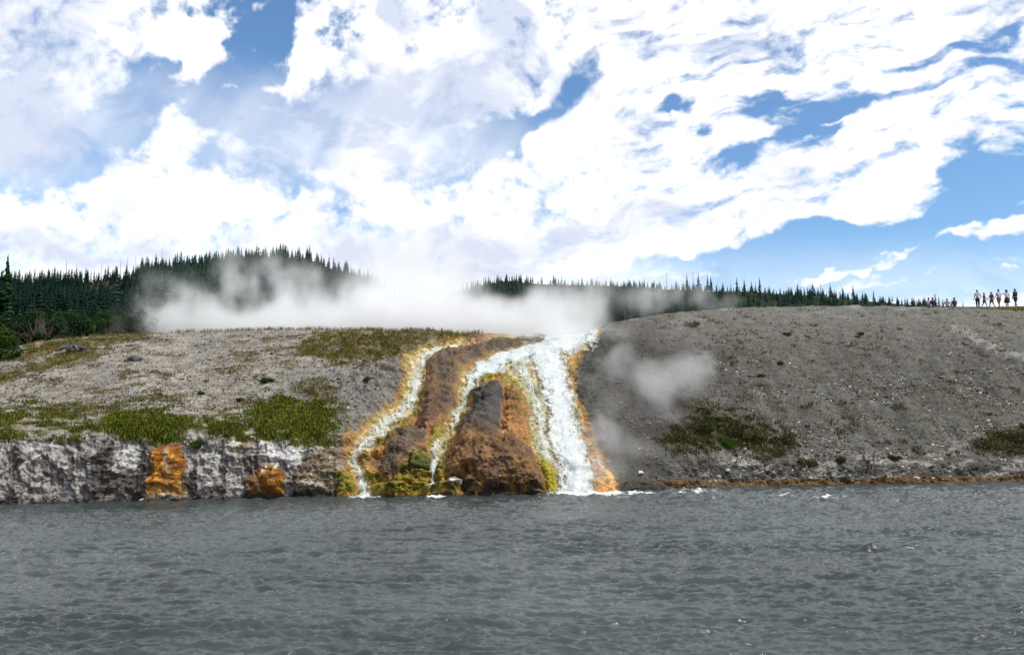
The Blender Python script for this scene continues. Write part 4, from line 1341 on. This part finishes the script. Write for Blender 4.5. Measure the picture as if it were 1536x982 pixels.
def snag_mesh(h, seed, stubs=10):
    r = np.random.default_rng(seed)
    parts = [tube([(0, 0, -.6), (r.normal() * .02 * h, 0, h * .5), (r.normal() * .03 * h, 0, h)], [h * .014, h * .010, h * .003], 5)]
    for i in range(stubs):
        zz = h * (.3 + .65 * r.random())
        a = r.random() * 6.283
        L = h * .07 * (1.15 - zz / h) * (.5 + 1.5 * r.random())
        parts.append(tube([(0, 0, zz), (math.cos(a) * L, math.sin(a) * L, zz - L * .15 + h * .01)], [h * .004, h * .0015], 3))
    V, F = merge(parts)
    return V, F


FAR = []
for s in range(9):
    tr, cr = conifer_mesh(10.0, [1.7, 1.4, 1.9, 1.2, 1.6, 2.1, 1.3, 1.5, 1.0][s], 40 + s, levels=13, spr=6, top_pow=[.85, .6, .75, .9, .55, .7, .85, .6, .9][s], low=[.05, .1, .04, .2, .12, .03, .15, .08, .3][s], sparse=[.05, .1, .05, .2, .1, .05, .15, .1, .3][s])
    V, F = merge([tr, cr])
    mi = np.concatenate([np.zeros(len(F[0])), np.ones(len(F[1]))])
    FAR.append((make_mesh('pine_tree', V, F, [M_BARK, M_NEEDLE], smooth=False, mat_idx=mi), V, F, mi))


def far_tree(P, hgt, label, group, k=None):
    k = int(rng.integers(0, 8)) if k is None else k
    o = link('pine_tree', FAR[k][0], loc=P, rz=float(rng.random() * 6.28))
    s = hgt / 10.0
    w = s * (.75 + .7 * rng.random())
    o.scale = (w, w, s)
    return tag(o, label, 'tree', group)


def row_px(P, j_lo, pxs, px):
    return P[j_lo, np.argmin(np.abs(pxs - px))]


crestL, crestR = int(np.sum([26, 26, 26])), int(np.sum([26, 26, 26]))
# skyline trees, one by one
xs = np.sort(np.concatenate([rng.uniform(-10, 600, 92), rng.uniform(280, 470, 30)]))
for px in xs:
    p = row_px(PL, crestL - int(rng.integers(0, 2)), pxL, px) + np.array([rng.normal() * 1.5, rng.normal() * 4, -.5])
    hh = rng.uniform(4.0, 11.0) * (.62 + .38 * p[1] / 560) * (1.15 if 330 < px < 480 else 1)
    lab = ('dark pine on the skyline of the low forest rise left of the hill' if px < 230 else 'pine on the rounded skyline of the steep wooded hill' if px < 480 else 'pine on the descending skyline of the hill fading into steam')
    far_tree(p, hh, lab, 'pines along the left skyline')
xs = np.sort(rng.uniform(690, 1340, 92))
for px in xs:
    p = row_px(PR, crestR - int(rng.integers(0, 2)), pxR, px) + np.array([rng.normal() * 1.5, rng.normal() * 4, -.5])
    big = px > 1080
    hh = (3.5 + 8.5 * rng.random() ** 1.6) if not big else (3.0 + 10 * rng.random() ** 1.7)
    lab = ('pine on the hazy hump of the low ridge' if px < 850 else 'pine on the level skyline of the low ridge' if px < 1080 else 'small dark pine on the falling end of the low ridge')
    far_tree(p, hh, lab, 'pines along the right ridge')
for px, top, kk in ((1105, 416, 4), (1116, 417, 0), (1127, 420, 8), (1139, 415, 2), (1196, 424, 0), (1206, 430, 3), (1219, 423, 4), (1226, 430, 6), (1245, 426, 5), (1252, 432, 3), (1264, 430, 2), (1279, 426, 0), (1286, 440, 1), (1294, 437, 4), (1310, 435, 2), (1319, 443, 6),
                    (1334, 446, 5), (1345, 444, 0), (1357, 446, 3), (1030, 409, 8), (1047, 407, 8), (1061, 410, 8), (1066, 412, 8), (1402, 437, 3), (1408, 445, 1), (1414, 449, 4), (1427, 449, 6), (1444, 450, 0), (1369, 447, 8), (1375, 449, 4)):
    p = row_px(PR, crestR, pxR, px).copy()
    tp = at(px, top, p[1])
    p[0] = tp[0]
    lab = 'taller ragged pine standing above the low ridge skyline' if px < 1300 else 'small pine peeping over the crest left of the visitors'
    far_tree(p, float(tp[2] - p[2]) + .3, lab, 'taller pines on the right ridge', kk)
# dead trunks on the skyline
for i, (px, top, P_, pp, j) in enumerate([(101, 389, PL, pxL, crestL), (117, 396, PL, pxL, crestL), (153, 395, PL, pxL, crestL), (182, 388, PL, pxL, crestL), (192, 385, PL, pxL, crestL), (204, 384, PL, pxL, crestL), (244, 373, PL, pxL, crestL), (246, 380, PL, pxL, crestL),
                                         (318, 374, PL, pxL, crestL), (340, 366, PL, pxL, crestL), (482, 375, PL, pxL, crestL), (493, 378, PL, pxL, crestL), (710, 420, PR, pxR, crestR), (842, 407, PR, pxR, crestR), (1000, 408, PR, pxR, crestR), (1039, 406, PR, pxR, crestR), (1096, 419, PR, pxR, crestR), (1076, 420, PR, pxR, crestR), (1230, 418, PR, pxR, crestR), (1262, 424, PR, pxR, crestR)]):
    p = row_px(P_, j, pp, px).copy()
    tp = at(px, top, p[1])
    p[0] = tp[0]
    V, F = snag_mesh(float(tp[2] - p[2]), 300 + i)
    o = link('dead_tree', make_mesh('dead_tree', V, F, M_SNAG), loc=p)
    tag(o, ('bare dead trunk rising above the left forest' if px < 230 else 'bare dead trunk on the rounded wooded hill' if px < 600 else 'bare dead trunk on the low ridge'), 'dead tree', 'dead trunks on the skylines')

# the mass of forest on the slopes
def forest(P, pxs, vr, n, vlo, vhi, pmin, pmax, hlo, hhi, label, gap=None):
    Qx, Qy = to_px(P)
    dens = np.abs(np.gradient(Qy, axis=0)) * np.abs(np.gradient(Qx, axis=1)) * (vr[:, None] > vlo) * (vr[:, None] < vhi) * (Qx > pmin) * (Qx < pmax)
    cl_ = np.clip(.75 + 1.2 * fbm(P[..., 0] * .012, P[..., 1] * .012, P[..., 2] * 0, 3), .15, 2)
    dens = dens * cl_
    if gap is not None:
        for gx_, gy_, rx_, ry_ in gap:
            dens = dens * (1 - .92 * np.exp(-(((Qx - gx_) / rx_) ** 2 + ((Qy - gy_) / ry_) ** 2) ** 2))
    c = np.cumsum(dens.ravel())
    ids = np.searchsorted(c, rng.random(n) * c[-1])
    Pf = P.reshape(-1, 3)[np.minimum(ids, len(c) - 1)]
    VV, FF, MI, nv = [], [], [], 0
    ks = rng.integers(0, 8, n)
    for i in range(n):
        _, V, F, mi = FAR[ks[i]]
        s = rng.uniform(hlo, hhi) / 10.0
        w = s * rng.uniform(.9, 1.35)
        a = rng.random() * 6.28
        ca, sa = math.cos(a), math.sin(a)
        q = np.stack([(V[:, 0] * ca - V[:, 1] * sa) * w, (V[:, 0] * sa + V[:, 1] * ca) * w, V[:, 2] * s], -1)
        dv = (Pf[i] + np.array([rng.normal() * 2.5, rng.normal() * 3, -.6]))
        VV.append(q + dv)
        FF.append(F[1] + nv)
        MI.append(np.broadcast_to(np.array(rng.uniform(.7, 1.35)), (len(V),)))
        nv += len(V)
    V = np.concatenate(VV)
    F = np.concatenate(FF)
    return tag(link('forest', make_mesh('forest', V, F, M_NEEDLE, smooth=False)), label, kind='stuff')


forest(PL, pxL, vrL, 2300, .35, 3.0, 215, 640, 5, 13, 'dense dark conifer forest covering the steep hill')
forest(PL, pxL, vrL, 900, .55, 3.0, -60, 260, 5, 9, 'dark conifer forest on the low rise at the left', gap=[(150, 442, 46, 16), (215, 455, 22, 10)])
forest(PR, pxR, vrR, 2000, .6, 3.0, 640, 1400, 6, 10, 'dark conifer forest covering the low ridge')

# nearer trees of the forest edge, each with trunk and crown
def near_pine(px, base, top, d, label, group, seed, rad=.16, levels=17, spr=8, low=.08, sparse=.08, kind=0):
    p = at(px, base, d)
    h = float(at(px, top, d)[2] - p[2])
    tr, cr = conifer_mesh(h, h * rad, seed, levels, spr, low, .7, sparse)
    o = tag(link('pine_tree', None, loc=p, rz=random.random() * 6), label, 'tree', group)
    link('trunk', make_mesh('pine_trunk', tr[0], tr[1], M_BARK), o)
    link('crown', make_mesh('pine_crown', cr[0], cr[1], M_NEEDLE_N, smooth=False), o)
    return o


NEARP = [(12, 440, .22), (38, 452, .20), (58, 436, .18), (80, 455, .24), (104, 446, .2), (124, 460, .22), (148, 468, .22), (170, 462, .2), (190, 470, .24), (210, 466, .2), (228, 474, .22), (28, 462, .25), (66, 468, .26), (96, 472, .25), (136, 476, .26), (180, 480, .28), (205, 482, .28), (114, 478, .26)]
for i, (px, top, rad) in enumerate(NEARP):
    near_pine(px, 507 - (i % 3) * 2, top, 88 + (i * 7) % 22, 'dark young pine in the thicket at the forest edge', 'young pines at the forest edge', 500 + i, rad * 1.25, 12, 8, .03, .05)
p_ = near_pine(4, 506, 379, 96, 'tall open crowned pine rising over the forest at the frame edge', None, 77, .13, 22, 5, .3, .28)
for i, (px, base, hh, wd, d) in enumerate([(46, 507, 2.6, 2.2, 74), (84, 507, 2.3, 2.0, 70), (104, 505, 3.0, 2.2, 78), (126, 504, 2.5, 1.9, 72), (146, 503, 2.8, 2.2, 76), (165, 502, 2.1, 1.8, 70), (186, 501, 2.5, 2.0, 74), (206, 500, 2.0, 1.7, 70), (224, 500, 1.6, 1.4, 72), (28, 510, 3.0, 2.2, 80)]):
    rr = np.random.default_rng(800 + i)
    o = tag(link('bush', None, loc=at(px, base, d)), 'dark leafy bush in the thicket at the forest edge', 'bush', 'bushes at the forest edge')
    k = 7
    cs = np.column_stack([rr.normal(size=k) * wd * .32, rr.normal(size=k) * wd * .3, hh * rr.uniform(.25, .8, k)])
    rs = rr.uniform(.3, .5, k) * wd * .8
    V, F = leaf_cloud(cs, rs, 1500, .10, .9, rr)
    link('foliage', make_mesh('bush_foliage', V, F, M_NEEDLE_N, smooth=False), o)
    V, F = merge([tube([(0, 0, -.6), c * .5, c], [.06, .04, .015], 5) for c in cs])
    link('stem', make_mesh('bush_stem', V, F, M_BARK), o)
# bleached brush under the edge
for i, (px, py) in enumerate([(62, 498), (72, 500), (52, 499)]):
    rr = np.random.default_rng(600 + i)
    parts = []
    for k in range(11):
        a = rr.random() * 6.28
        L = rr.uniform(.6, 2.3)
        e = np.array([math.cos(a) * L * .45, math.sin(a) * L * .4, L * rr.uniform(.4, 1.0)])
        parts.append(tube([(0, 0, -.1), e * .5 + rr.normal(size=3) * .08, e], [.05, .035, .012], 4))
    V, F = merge(parts)
    tag(link('dead_brush', make_mesh('dead_brush', V, F, M_TWIG), loc=at(px, py + 4, 62 + i)), 'tangle of bleached dead branches under the forest edge', 'dead brush', 'dead branches at the forest edge')

# ------------------------------------------------------------------ boardwalk and visitors on the right crest
M_PLANK = plain_mat('boardwalk_wood', (.085, .07, .06), (.13, .11, .095), 3, .9)
DW = 71.5


def box(c, s):
    c, s = np.array(c, float), np.array(s, float) / 2
    v = np.array([(i, j, k) for i in (-1, 1) for j in (-1, 1) for k in (-1, 1)], float) * s + c
    f = np.array([(0, 1, 3, 2), (4, 6, 7, 5), (0, 4, 5, 1), (2, 3, 7, 6), (0, 2, 6, 4), (1, 5, 7, 3)])
    return v, f


bw_px = [1372, 1410, 1450, 1490, 1540, 1640, 1780]
bw_py = [458.9, 459.7, 460.3, 460.3, 459.2, 457.5, 457]
bwP = np.array([at(a, b, DW) for a, b in zip(bw_px, bw_py)])
o = tag(link('boardwalk', None, loc=bwP[0]), 'low dark timber boardwalk crossing the crest of the right hill', 'boardwalk')
dk, st, ps = [], [], []
for a, b in zip(bwP[:-1], bwP[1:]):
    L = np.linalg.norm(b - a)
    n = int(L / .16)
    for k in range(n):
        p = a + (b - a) * (k + .5) / n - bwP[0]
        dk.append(box(p + np.array([0, .75, -.03]), (.145, 1.9, .05)))
    for side in (-.15, 1.65):
        v, f = tube([a - bwP[0] + np.array([0, side, -.15]), b - bwP[0] + np.array([0, side, -.15])], [.09, .09], 4)
        st.append((v, f))
    for k in range(max(1, int(L / 2.4))):
        p = a + (b - a) * k / max(1, int(L / 2.4)) - bwP[0]
        for side in (-.12, 1.62):
            ps.append(box(p + np.array([0, side, -.55]), (.12, .12, .9)))
for nm, parts in (('deck', dk), ('beam', st), ('post', ps)):
    V, F = merge(parts)
    link(nm, make_mesh('boardwalk_' + nm, V, F, M_PLANK, smooth=False), o)


def deck_z(px):
    return float(np.interp(px, bw_px, bwP[:, 2]))


def skin(name, verts, edges, radii, mat, sub=1):
    me_ = bpy.data.meshes.new('tmp')
    me_.from_pydata([tuple(v) for v in verts], edges, [])
    ob = bpy.data.objects.new('tmp', me_)
    COL.objects.link(ob)
    ob.modifiers.new('s', 'SKIN')
    sv = me_.skin_vertices[0].data
    for i, r0 in enumerate(radii):
        sv[i].radius = (r0, r0) if np.isscalar(r0) else r0
        sv[i].use_root = (i == 0)
    m = ob.modifiers.new('u', 'SUBSURF')
    m.levels = m.render_levels = sub
    dg = bpy.context.evaluated_depsgraph_get()
    out = bpy.data.meshes.new_from_object(ob.evaluated_get(dg))
    out.name = name
    out.materials.clear()
    out.materials.append(mat)
    for p in out.polygons:
        p.use_smooth = True
    bpy.data.objects.remove(ob)
    bpy.data.meshes.remove(me_)
    return out


_mats = {}


def cloth(c, r=.85):
    if c not in _mats:
        _mats[c] = plain_mat('cloth', c, tuple(k * .8 for k in c), 8, r)
    return _mats[c]


M_SKIN = plain_mat('skin', (.20, .115, .08), (.17, .10, .07), 5, .6)


def person(px, label, h, rz, top, bottom, hair, style='shorts', step=.0, sit=False, arms=((.12, .25), (.12, .25)), d=DW + .7, longhair=False, bag=None, sleeve='short', dz=0.0):
    """built facing -Y, 1.75 m, then scaled and turned; arms: (raise, bend) radians left, right"""
    s = h / 1.75
    root = link('person', None, loc=(at(px, 460, d)[0], d, deck_z(px) + dz), rz=rz)
    root.scale = (s, s, s)
    tag(root, label, 'person')
    V, E, Rd = [], [], []

    def add(p, r0, par=None):
        V.append(np.array(p, float))
        Rd.append(r0)
        if par is not None:
            E.append((par, len(V) - 1))
        return len(V) - 1
    zh = .90 if not sit else .10
    pel = add((0, 0, zh + .03), (.15, .11))
    sp_ = add((0, .0, zh + .22), (.135, .10), pel)
    ch = add((0, .01, zh + .44), (.165, .115), sp_)
    nb = add((0, .01, zh + .585), .065, ch)
    nk = add((0, -.01, zh + .64), .054, nb)
    hd = add((0, -.02, zh + .725), (.078, .092), nk)
    add((0, -.015, zh + .82), (.066, .078), hd)
    add((0, -.115, zh + .715), .018, hd)                       # nose
    for sx_ in (-1, 1):
        add((sx_ * .083, .0, zh + .725), .016, hd)              # ears
    info = {}
    for sx_, (ra, be), stp in ((-1, arms[0], step), (1, arms[1], -step)):
        sh = add((sx_ * .185, .01, zh + .53), .058, ch)
        dir1 = np.array([sx_ * math.sin(ra), -.08 - .35 * stp, -math.cos(ra)])
        dir1 /= np.linalg.norm(dir1)
        el = V[sh] + dir1 * .30
        eli = add(el, .042, sh)
        dir2 = np.array([sx_ * math.sin(ra * 1.02) * (1 - .3 * be), -math.sin(be) - .1, -math.cos(ra) * math.cos(be)])
        dir2 /= np.linalg.norm(dir2)
        wr = el + dir2 * .25
        wri = add(wr, .027, eli)
        pa = wr + dir2 * .07
        pai = add(pa, (.030, .022), wri)
        side_ = np.cross(dir2, (0, 1, 0))
        side_ /= np.linalg.norm(side_) + 1e-6
        for fi, (off, ln) in enumerate(((-.028, .072), (-.010, .085), (.009, .08), (.026, .062))):
            b1 = add(pa + side_ * off + dir2 * ln * .55, .0085, pai)
            add(pa + side_ * off * 1.05 + dir2 * ln + np.array([0, -.02, 0]), .0075, b1)
        t1 = add(wr + dir2 * .03 - side_ * .045 + np.array([0, -.012, 0]), .0095, wri)
        add(V[t1] + dir2 * .035 - side_ * .008, .008, t1)
        hp = add((sx_ * .095, 0, zh - .04), .095, pel)
        if sit:
            kn = np.array([sx_ * .12, -.42, zh + .03])
            an = np.array([sx_ * .12, -.45, zh - .38])
        else:
            th = stp * .55
            kn = np.array([sx_ * .10, -math.sin(th) * .42 - .02, zh - .04 - math.cos(th) * .42])
            th2 = th - (.5 * abs(stp) if stp < 0 else .0)
            an = kn + np.array([0, -math.sin(th2) * .40, -math.cos(th2) * .40])
            an[2] = max(an[2], .06)
        kni = add(kn, .060, hp)
        cf = add((kn * .62 + an * .38) + np.array([0, .015, 0]), .054, kni)
        ani = add(an, .036, cf)
        add(an + np.array([0, -.13, -.035]), (.038, .028), ani)
        info[sx_] = dict(sh=V[sh], el=el, wr=wr, hp=V[hp], kn=kn, an=an)
    link('body', skin('person_body', V, E, Rd, M_SKIN, 1), root)
    # clothes
    sv = [(0, 0, zh + .00), (0, 0, zh + .22), (0, .01, zh + .44), (0, .01, zh + .56)]
    sr = [(.172, .135), (.158, .122), (.186, .138), (.095, .08)]
    se = [(0, 1), (1, 2), (2, 3)]
    for sx_ in (-1, 1):
        i = info[sx_]
        k = len(sv)
        end = i['sh'] * .35 + i['el'] * .65 if sleeve == 'short' else i['el'] * .15 + i['wr'] * .85
        sv += [i['sh'], (i['el'] if sleeve != 'short' else i['sh'] * .6 + i['el'] * .4), end]
        sr += [.078, .062, .055]
        se += [(2, k), (k, k + 1), (k + 1, k + 2)]
    link('jacket' if sleeve != 'short' else 'shirt', skin('person_shirt', sv, se, sr, cloth(top), 1), root)
    if style == 'skirt':
        ang = np.linspace(0, 2 * np.pi, 18, endpoint=False)
        prof = [(.16, zh + .08), (.20, zh - .05), (.25, zh - .25), (.27, zh - .40), (.25, zh - .40), (.13, zh + .06)]
        Vs = np.concatenate([np.column_stack([np.cos(ang) * r0, np.sin(ang) * r0 * .8, np.full(18, z0) + (.01 * np.sin(ang * 5) if k > 1 else 0)]) for k, (r0, z0) in enumerate(prof)])
        Fs = np.array([(a * 18 + b, a * 18 + (b + 1) % 18, (a + 1) * 18 + (b + 1) % 18, (a + 1) * 18 + b) for a in range(5) for b in range(18)])
        link('skirt', make_mesh('person_skirt', Vs, Fs, cloth(bottom)), root)
    else:
        pv = [(0, 0, zh + .06)]
        pr = [(.168, .13)]
        pe = []
        for sx_ in (-1, 1):
            i = info[sx_]
            k = len(pv)
            if style == 'shorts':
                e = i['hp'] * .12 + i['kn'] * .88
                pv += [i['hp'], e]
                pr += [.118, .092]
                pe += [(0, k), (k, k + 1)]
            else:
                pv += [i['hp'], i['kn'], i['an'] + np.array([0, 0, .03])]
                pr += [.115, .082, .066]
                pe += [(0, k), (k, k + 1), (k + 1, k + 2)]
        link('shorts' if style == 'shorts' else 'trousers', skin('person_trousers', pv, pe, pr, cloth(bottom), 1), root)
        for sx_ in (-1, 1):
            an = info[sx_]['an']
            link('shoe', skin('person_shoe', [an + np.array([0, .03, -.02]), an + np.array([0, -.06, -.035]), an + np.array([0, -.15, -.04])], [(0, 1), (1, 2)], [.05, .048, .04], cloth((.05, .05, .055)), 1), root)
    # hair
    ang = np.linspace(0, 2 * np.pi, 16, endpoint=False)
    hv, rings = [], 7
    for k in range(rings):
        ph = math.pi * .5 * (1 - k / (rings - 1)) if not longhair else math.pi * (.5 - .72 * k / (rings - 1))
        for a in ang:
            back = .5 + .5 * math.sin(a)
            drop = -.05 * back * (1 - math.sin(max(ph, 0)))
            rr = (.098 if not longhair else .125) * math.cos(ph)
            hv.append((rr * math.cos(a) * .95, -.012 + rr * math.sin(a) * 1.08 + .012, zh + .755 + (.11 if not longhair else .125) * math.sin(ph) + drop + random.uniform(-.004, .004)))
    hf = np.array([(k * 16 + j, k * 16 + (j + 1) % 16, (k + 1) * 16 + (j + 1) % 16, (k + 1) * 16 + j) for k in range(rings - 1) for j in range(16)])
    link('hair', make_mesh('person_hair', np.array(hv), hf, cloth(hair, .6)), root)
    if bag:
        v = skin('person_bag', [(0, .17, zh + .15), (0, .19, zh + .32), (0, .17, zh + .47)], [(0, 1), (1, 2)], [(.13, .085), (.15, .10), (.11, .07)], cloth(bag), 1)
        link('backpack', v, root)
    return root


DARK = (.018, .014, .014)
WALK = math.pi * .5
person(1467, 'standing person in a pale blue shirt and dark trousers, leftmost of the walking party', 1.66, math.pi * .9, (.50, .58, .72), (.018, .02, .035), DARK, 'trousers', .12, arms=((.35, .9), (.2, .3)))
person(1477, 'smaller person striding in a dusky red top and brown shorts', 1.40, WALK * .8, (.15, .075, .065), (.16, .10, .07), DARK, 'shorts', .55, arms=((.3, .5), (.35, .4)))
person(1488, 'walking person carrying a tan backpack over a rust top', 1.48, -WALK * .9, (.17, .08, .06), (.22, .16, .10), (.05, .04, .035), 'shorts', .5, arms=((.25, .8), (.25, .6)), bag=(.30, .23, .13))
person(1499, 'tall person in a light blue shirt and tan shorts beside the pointing woman', 1.70, math.pi * 1.05, (.50, .57, .68), (.27, .18, .12), DARK, 'shorts', .3, arms=((.2, .3), (.3, .5)))
person(1511, 'woman with full dark hair and a dark skirt holding one arm out', 1.64, math.pi * .95, (.60, .62, .68), (.03, .026, .04), DARK, 'skirt', .2, arms=((.2, .3), (1.25, .1)), longhair=True)
person(1524, 'person in a long navy jacket and dark shorts standing apart near the frame edge', 1.72, math.pi * 1.1, (.016, .018, .045), (.02, .02, .04), DARK, 'shorts', .35, arms=((.2, .2), (.22, .2)), sleeve='long')
person(1393.5, 'seated person in a white top at the far left of the seated visitors', 1.68, math.pi * .9, (.55, .56, .62), (.04, .04, .06), DARK, 'trousers', 0, True, arms=((.3, .9), (.3, .9)), d=DW + 1.2, dz=.05)
person(1399.5, 'seated person in a navy jacket beside the small pine top', 1.72, math.pi * 1.1, (.02, .022, .055), (.03, .03, .05), DARK, 'trousers', 0, True, arms=((.3, .9), (.3, .9)), d=DW + .8, sleeve='long')
person(1421, 'seated person with dark hair in a dull grey and white shirt', 1.55, math.pi * .85, (.36, .35, .36), (.06, .05, .06), DARK, 'shorts', 0, True, arms=((.35, .7), (.4, .9)), d=DW + .8)
person(1432, 'seated person in a dark maroon top, nearest to the walking party', 1.75, math.pi * 1.1, (.06, .025, .03), (.04, .035, .04), DARK, 'shorts', 0, True, arms=((.3, .9), (.3, .9)), d=DW + .8)
# golden grass at the foot of the boardwalk
gp = [at(px, 464.5 + rng.normal() * .8, DW - 1.0 + rng.normal() * .3) for px in rng.uniform(1496, 1560, 260)]
_sv = P1f
P1f = np.array(gp)
blades('dry_grass', 'golden grass in front of the boardwalk under the last visitor', np.arange(len(gp)), .08, .30, .02, [(.30, .22, .06), (.24, .17, .05)], .5, 6, .2)
P1f = _sv

# ------------------------------------------------------------------ steam
def steam(name, label, lo, hi, blobs, nscale, gain, thr=.0, amp=1.0, vox=.28, color=(.99, .996, 1.0), warp=(3.0, 2.2, 2.0)):
    """a fog volume: the density is worked out once on a grid by geometry nodes (Volume Cube)"""
    lo, hi = np.array(lo, float), np.array(hi, float)
    cen = (lo + hi) / 2
    tree = bpy.data.node_groups.new('steam_density', 'GeometryNodeTree')
    t = NT(tree)
    tree.interface.new_socket(name='Geometry', in_out='INPUT', socket_type='NodeSocketGeometry')
    tree.interface.new_socket(name='Geometry', in_out='OUTPUT', socket_type='NodeSocketGeometry')
    pos = t.n('GeometryNodeInputPosition').outputs[0]
    wv = t.noise(pos, nscale * .45, 4, .55, out='Color')
    wv = t.vmath('SUBTRACT', wv, (.5, .5, .5))
    pw = t.vmath('ADD', pos, t.vmath('MULTIPLY', wv, tuple(2 * w for w in warp)))
    acc = None
    for (p, r0, w) in blobs:
        q = t.vmath('DIVIDE', t.vmath('SUBTRACT', pw, tuple(np.array(p) - cen)), r0)
        f = t.range(t.vmath('LENGTH', q), 0.0, 1.0, w, 0.0)
        acc = f if acc is None else t.math('ADD', acc, f)
    nz_ = t.noise(t.vmath('ADD', t.vmath('MULTIPLY', pos, (1, 1, .72)), t.vmath('SCALE', wv, 1.6)), nscale, 6, .58)
    d = t.math('MULTIPLY_ADD', t.math('SUBTRACT', nz_, .5), amp, acc)
    d = t.math('MAXIMUM', t.math('SUBTRACT', d, thr), 0.0)
    d = t.math('MULTIPLY', d, t.range(acc, 0.0, .42))
    half = (hi - lo) / 2
    sp3 = t.n('ShaderNodeSeparateXYZ')
    t.put(sp3.inputs[0], pos)
    for i in range(3):
        d = t.math('MULTIPLY', d, t.range(t.math('ABSOLUTE', sp3.outputs[i]), half[i] * .80, half[i] * .99, 1.0, 0.0))
    vc = t.n('GeometryNodeVolumeCube')
    t.put(vc.inputs['Density'], d)
    vc.inputs['Min'].default_value = tuple(-half)
    vc.inputs['Max'].default_value = tuple(half)
    for k_, L_ in zip('XYZ', hi - lo):
        vc.inputs['Resolution ' + k_].default_value = int(max(8, L_ / vox))
    m, mt = new_mat('steam_vapour')
    vs = mt.n('ShaderNodeVolumePrincipled')
    vs.inputs['Color'].default_value = rgba(color)
    vs.inputs['Density'].default_value = gain
    om = mt.n('ShaderNodeOutputMaterial')
    mt.link(vs.outputs[0], om.inputs['Volume'])
    sm = t.n('GeometryNodeSetMaterial')
    sm.inputs['Material'].default_value = m
    t.link(vc.outputs[0], sm.inputs['Geometry'])
    go = t.n('NodeGroupOutput')
    t.link(sm.outputs[0], go.inputs[0])
    v, f = box((0, 0, 0), (hi - lo) * .6)
    ob = link(name, make_mesh(name, v, f, m, smooth=False), loc=cen)
    md = ob.modifiers.new('steam_density', 'NODES')
    md.node_group = tree
    return tag(ob, label, kind='stuff')


def B(px, py, d, rx, ry, rz_, w):
    return (at(px, py, d), (rx, ry, rz_), w)


STEP_K = 1.0
steam('steam', 'white steam billowing up in wisps behind the left crest and the lip of the falls', (-50, 57, 5.0), (30, 86, 23),
      [B(225, 485, 72, 5, 8, 3.6, .42), B(300, 490, 69, 6.5, 9, 3.4, .75), B(270, 455, 71, 4.5, 8, 4.5, .40), B(350, 440, 71, 4.0, 8, 5.0, .42), B(400, 492, 69, 7, 9, 3.0, .75), B(430, 430, 72, 4.5, 8, 6.5, .42), B(480, 480, 69, 7, 9, 3.6, .75), B(540, 455, 71, 6, 8, 6.0, .50), B(570, 485, 69, 7, 9, 3.6, .80), B(640, 478, 69, 7, 9, 4.5, .80), B(620, 430, 73, 6, 9, 6.5, .46),
       B(720, 488, 67, 7, 9, 3.2, .75), B(700, 450, 72, 5, 7, 4.5, .42), B(800, 485, 66, 6.5, 9, 3.2, .75), B(860, 470, 67, 6, 8, 4.0, .60), B(880, 440, 74, 4.0, 7, 4.5, .42), B(960, 450, 76, 5, 6, 3.4, .48), B(1010, 440, 78, 4.5, 5, 3.4, .40), B(1070, 450, 78, 4.5, 5, 2.6, .34), B(800, 440, 73, 4, 7, 4, .36), B(500, 497, 67, 18, 9, 2.2, .55), B(780, 498, 65, 9, 9, 1.8, .6), B(360, 395, 74, 3.0, 6, 4.0, .24), B(480, 400, 75, 3.0, 6, 4, .24), B(560, 395, 75, 4, 6, 5, .30), B(670, 400, 76, 5, 6, 5, .26), B(620, 380, 77, 6, 6, 6.5, .36), B(690, 420, 77, 5, 6, 5.5, .34), B(600, 460, 76, 9, 8, 6, .30)],
      .46, .40, .16, 2.8, .22, warp=(2.0, 1.8, 2.6))
steam('steam', 'drifting steam wisp over the grey slope right of the main cascade', (2.0, 30.5, .1), (19, 47, 11),
      [B(1020, 562, 41, 2.6, 2.8, 2.0, .85), B(965, 578, 40.5, 2.3, 2.6, 2.1, .7), B(1056, 545, 42, 1.7, 2.4, 1.3, .5), B(935, 630, 38, 1.8, 2.2, 2.0, .5), B(925, 668, 36, 2.0, 2.2, 1.7, .75), B(905, 705, 34.0, 1.9, 1.8, 1.5, .6), B(1000, 620, 39, 2.2, 2.2, 1.8, .42), B(930, 540, 42, 2.2, 2.6, 2.0, .42), B(890, 738, 32.0, 2.2, 1.5, 1.2, .95), B(865, 715, 32.5, 1.6, 1.3, 1.2, .5), B(1030, 500, 46, 3.0, 3, 2.4, .34), B(905, 600, 39, 1.6, 2, 1.8, .35), B(890, 650, 36.5, 1.4, 1.8, 1.6, .45), B(960, 690, 36, 2.2, 1.8, 1.2, .4), B(880, 560, 42, 1.6, 2, 1.6, .3)],
      .85, .36, .10, 2.2, .12, warp=(1.5, 1.2, 1.6))
steam('steam', 'thin steam rising from the water at the lip of the falls', (-11, 42, 4.5), (10, 58, 12.5),
      [B(840, 500, 50, 3.2, 4, 1.3, .8), B(880, 490, 52, 2.6, 3, 1.3, .6), B(770, 508, 50, 2.4, 3, .9, .5), B(715, 520, 49, 1.6, 2.6, .8, .4), B(650, 515, 49, 1.6, 3, .8, .3), B(590, 515, 49, 1.5, 3, .7, .22), B(930, 500, 50, 2.2, 3, 1.2, .3), B(740, 520, 49.5, 1.6, 2.5, .8, .35)],
      .8, .42, .10, 2.2, .16, warp=(1.4, 1.2, 1.2))
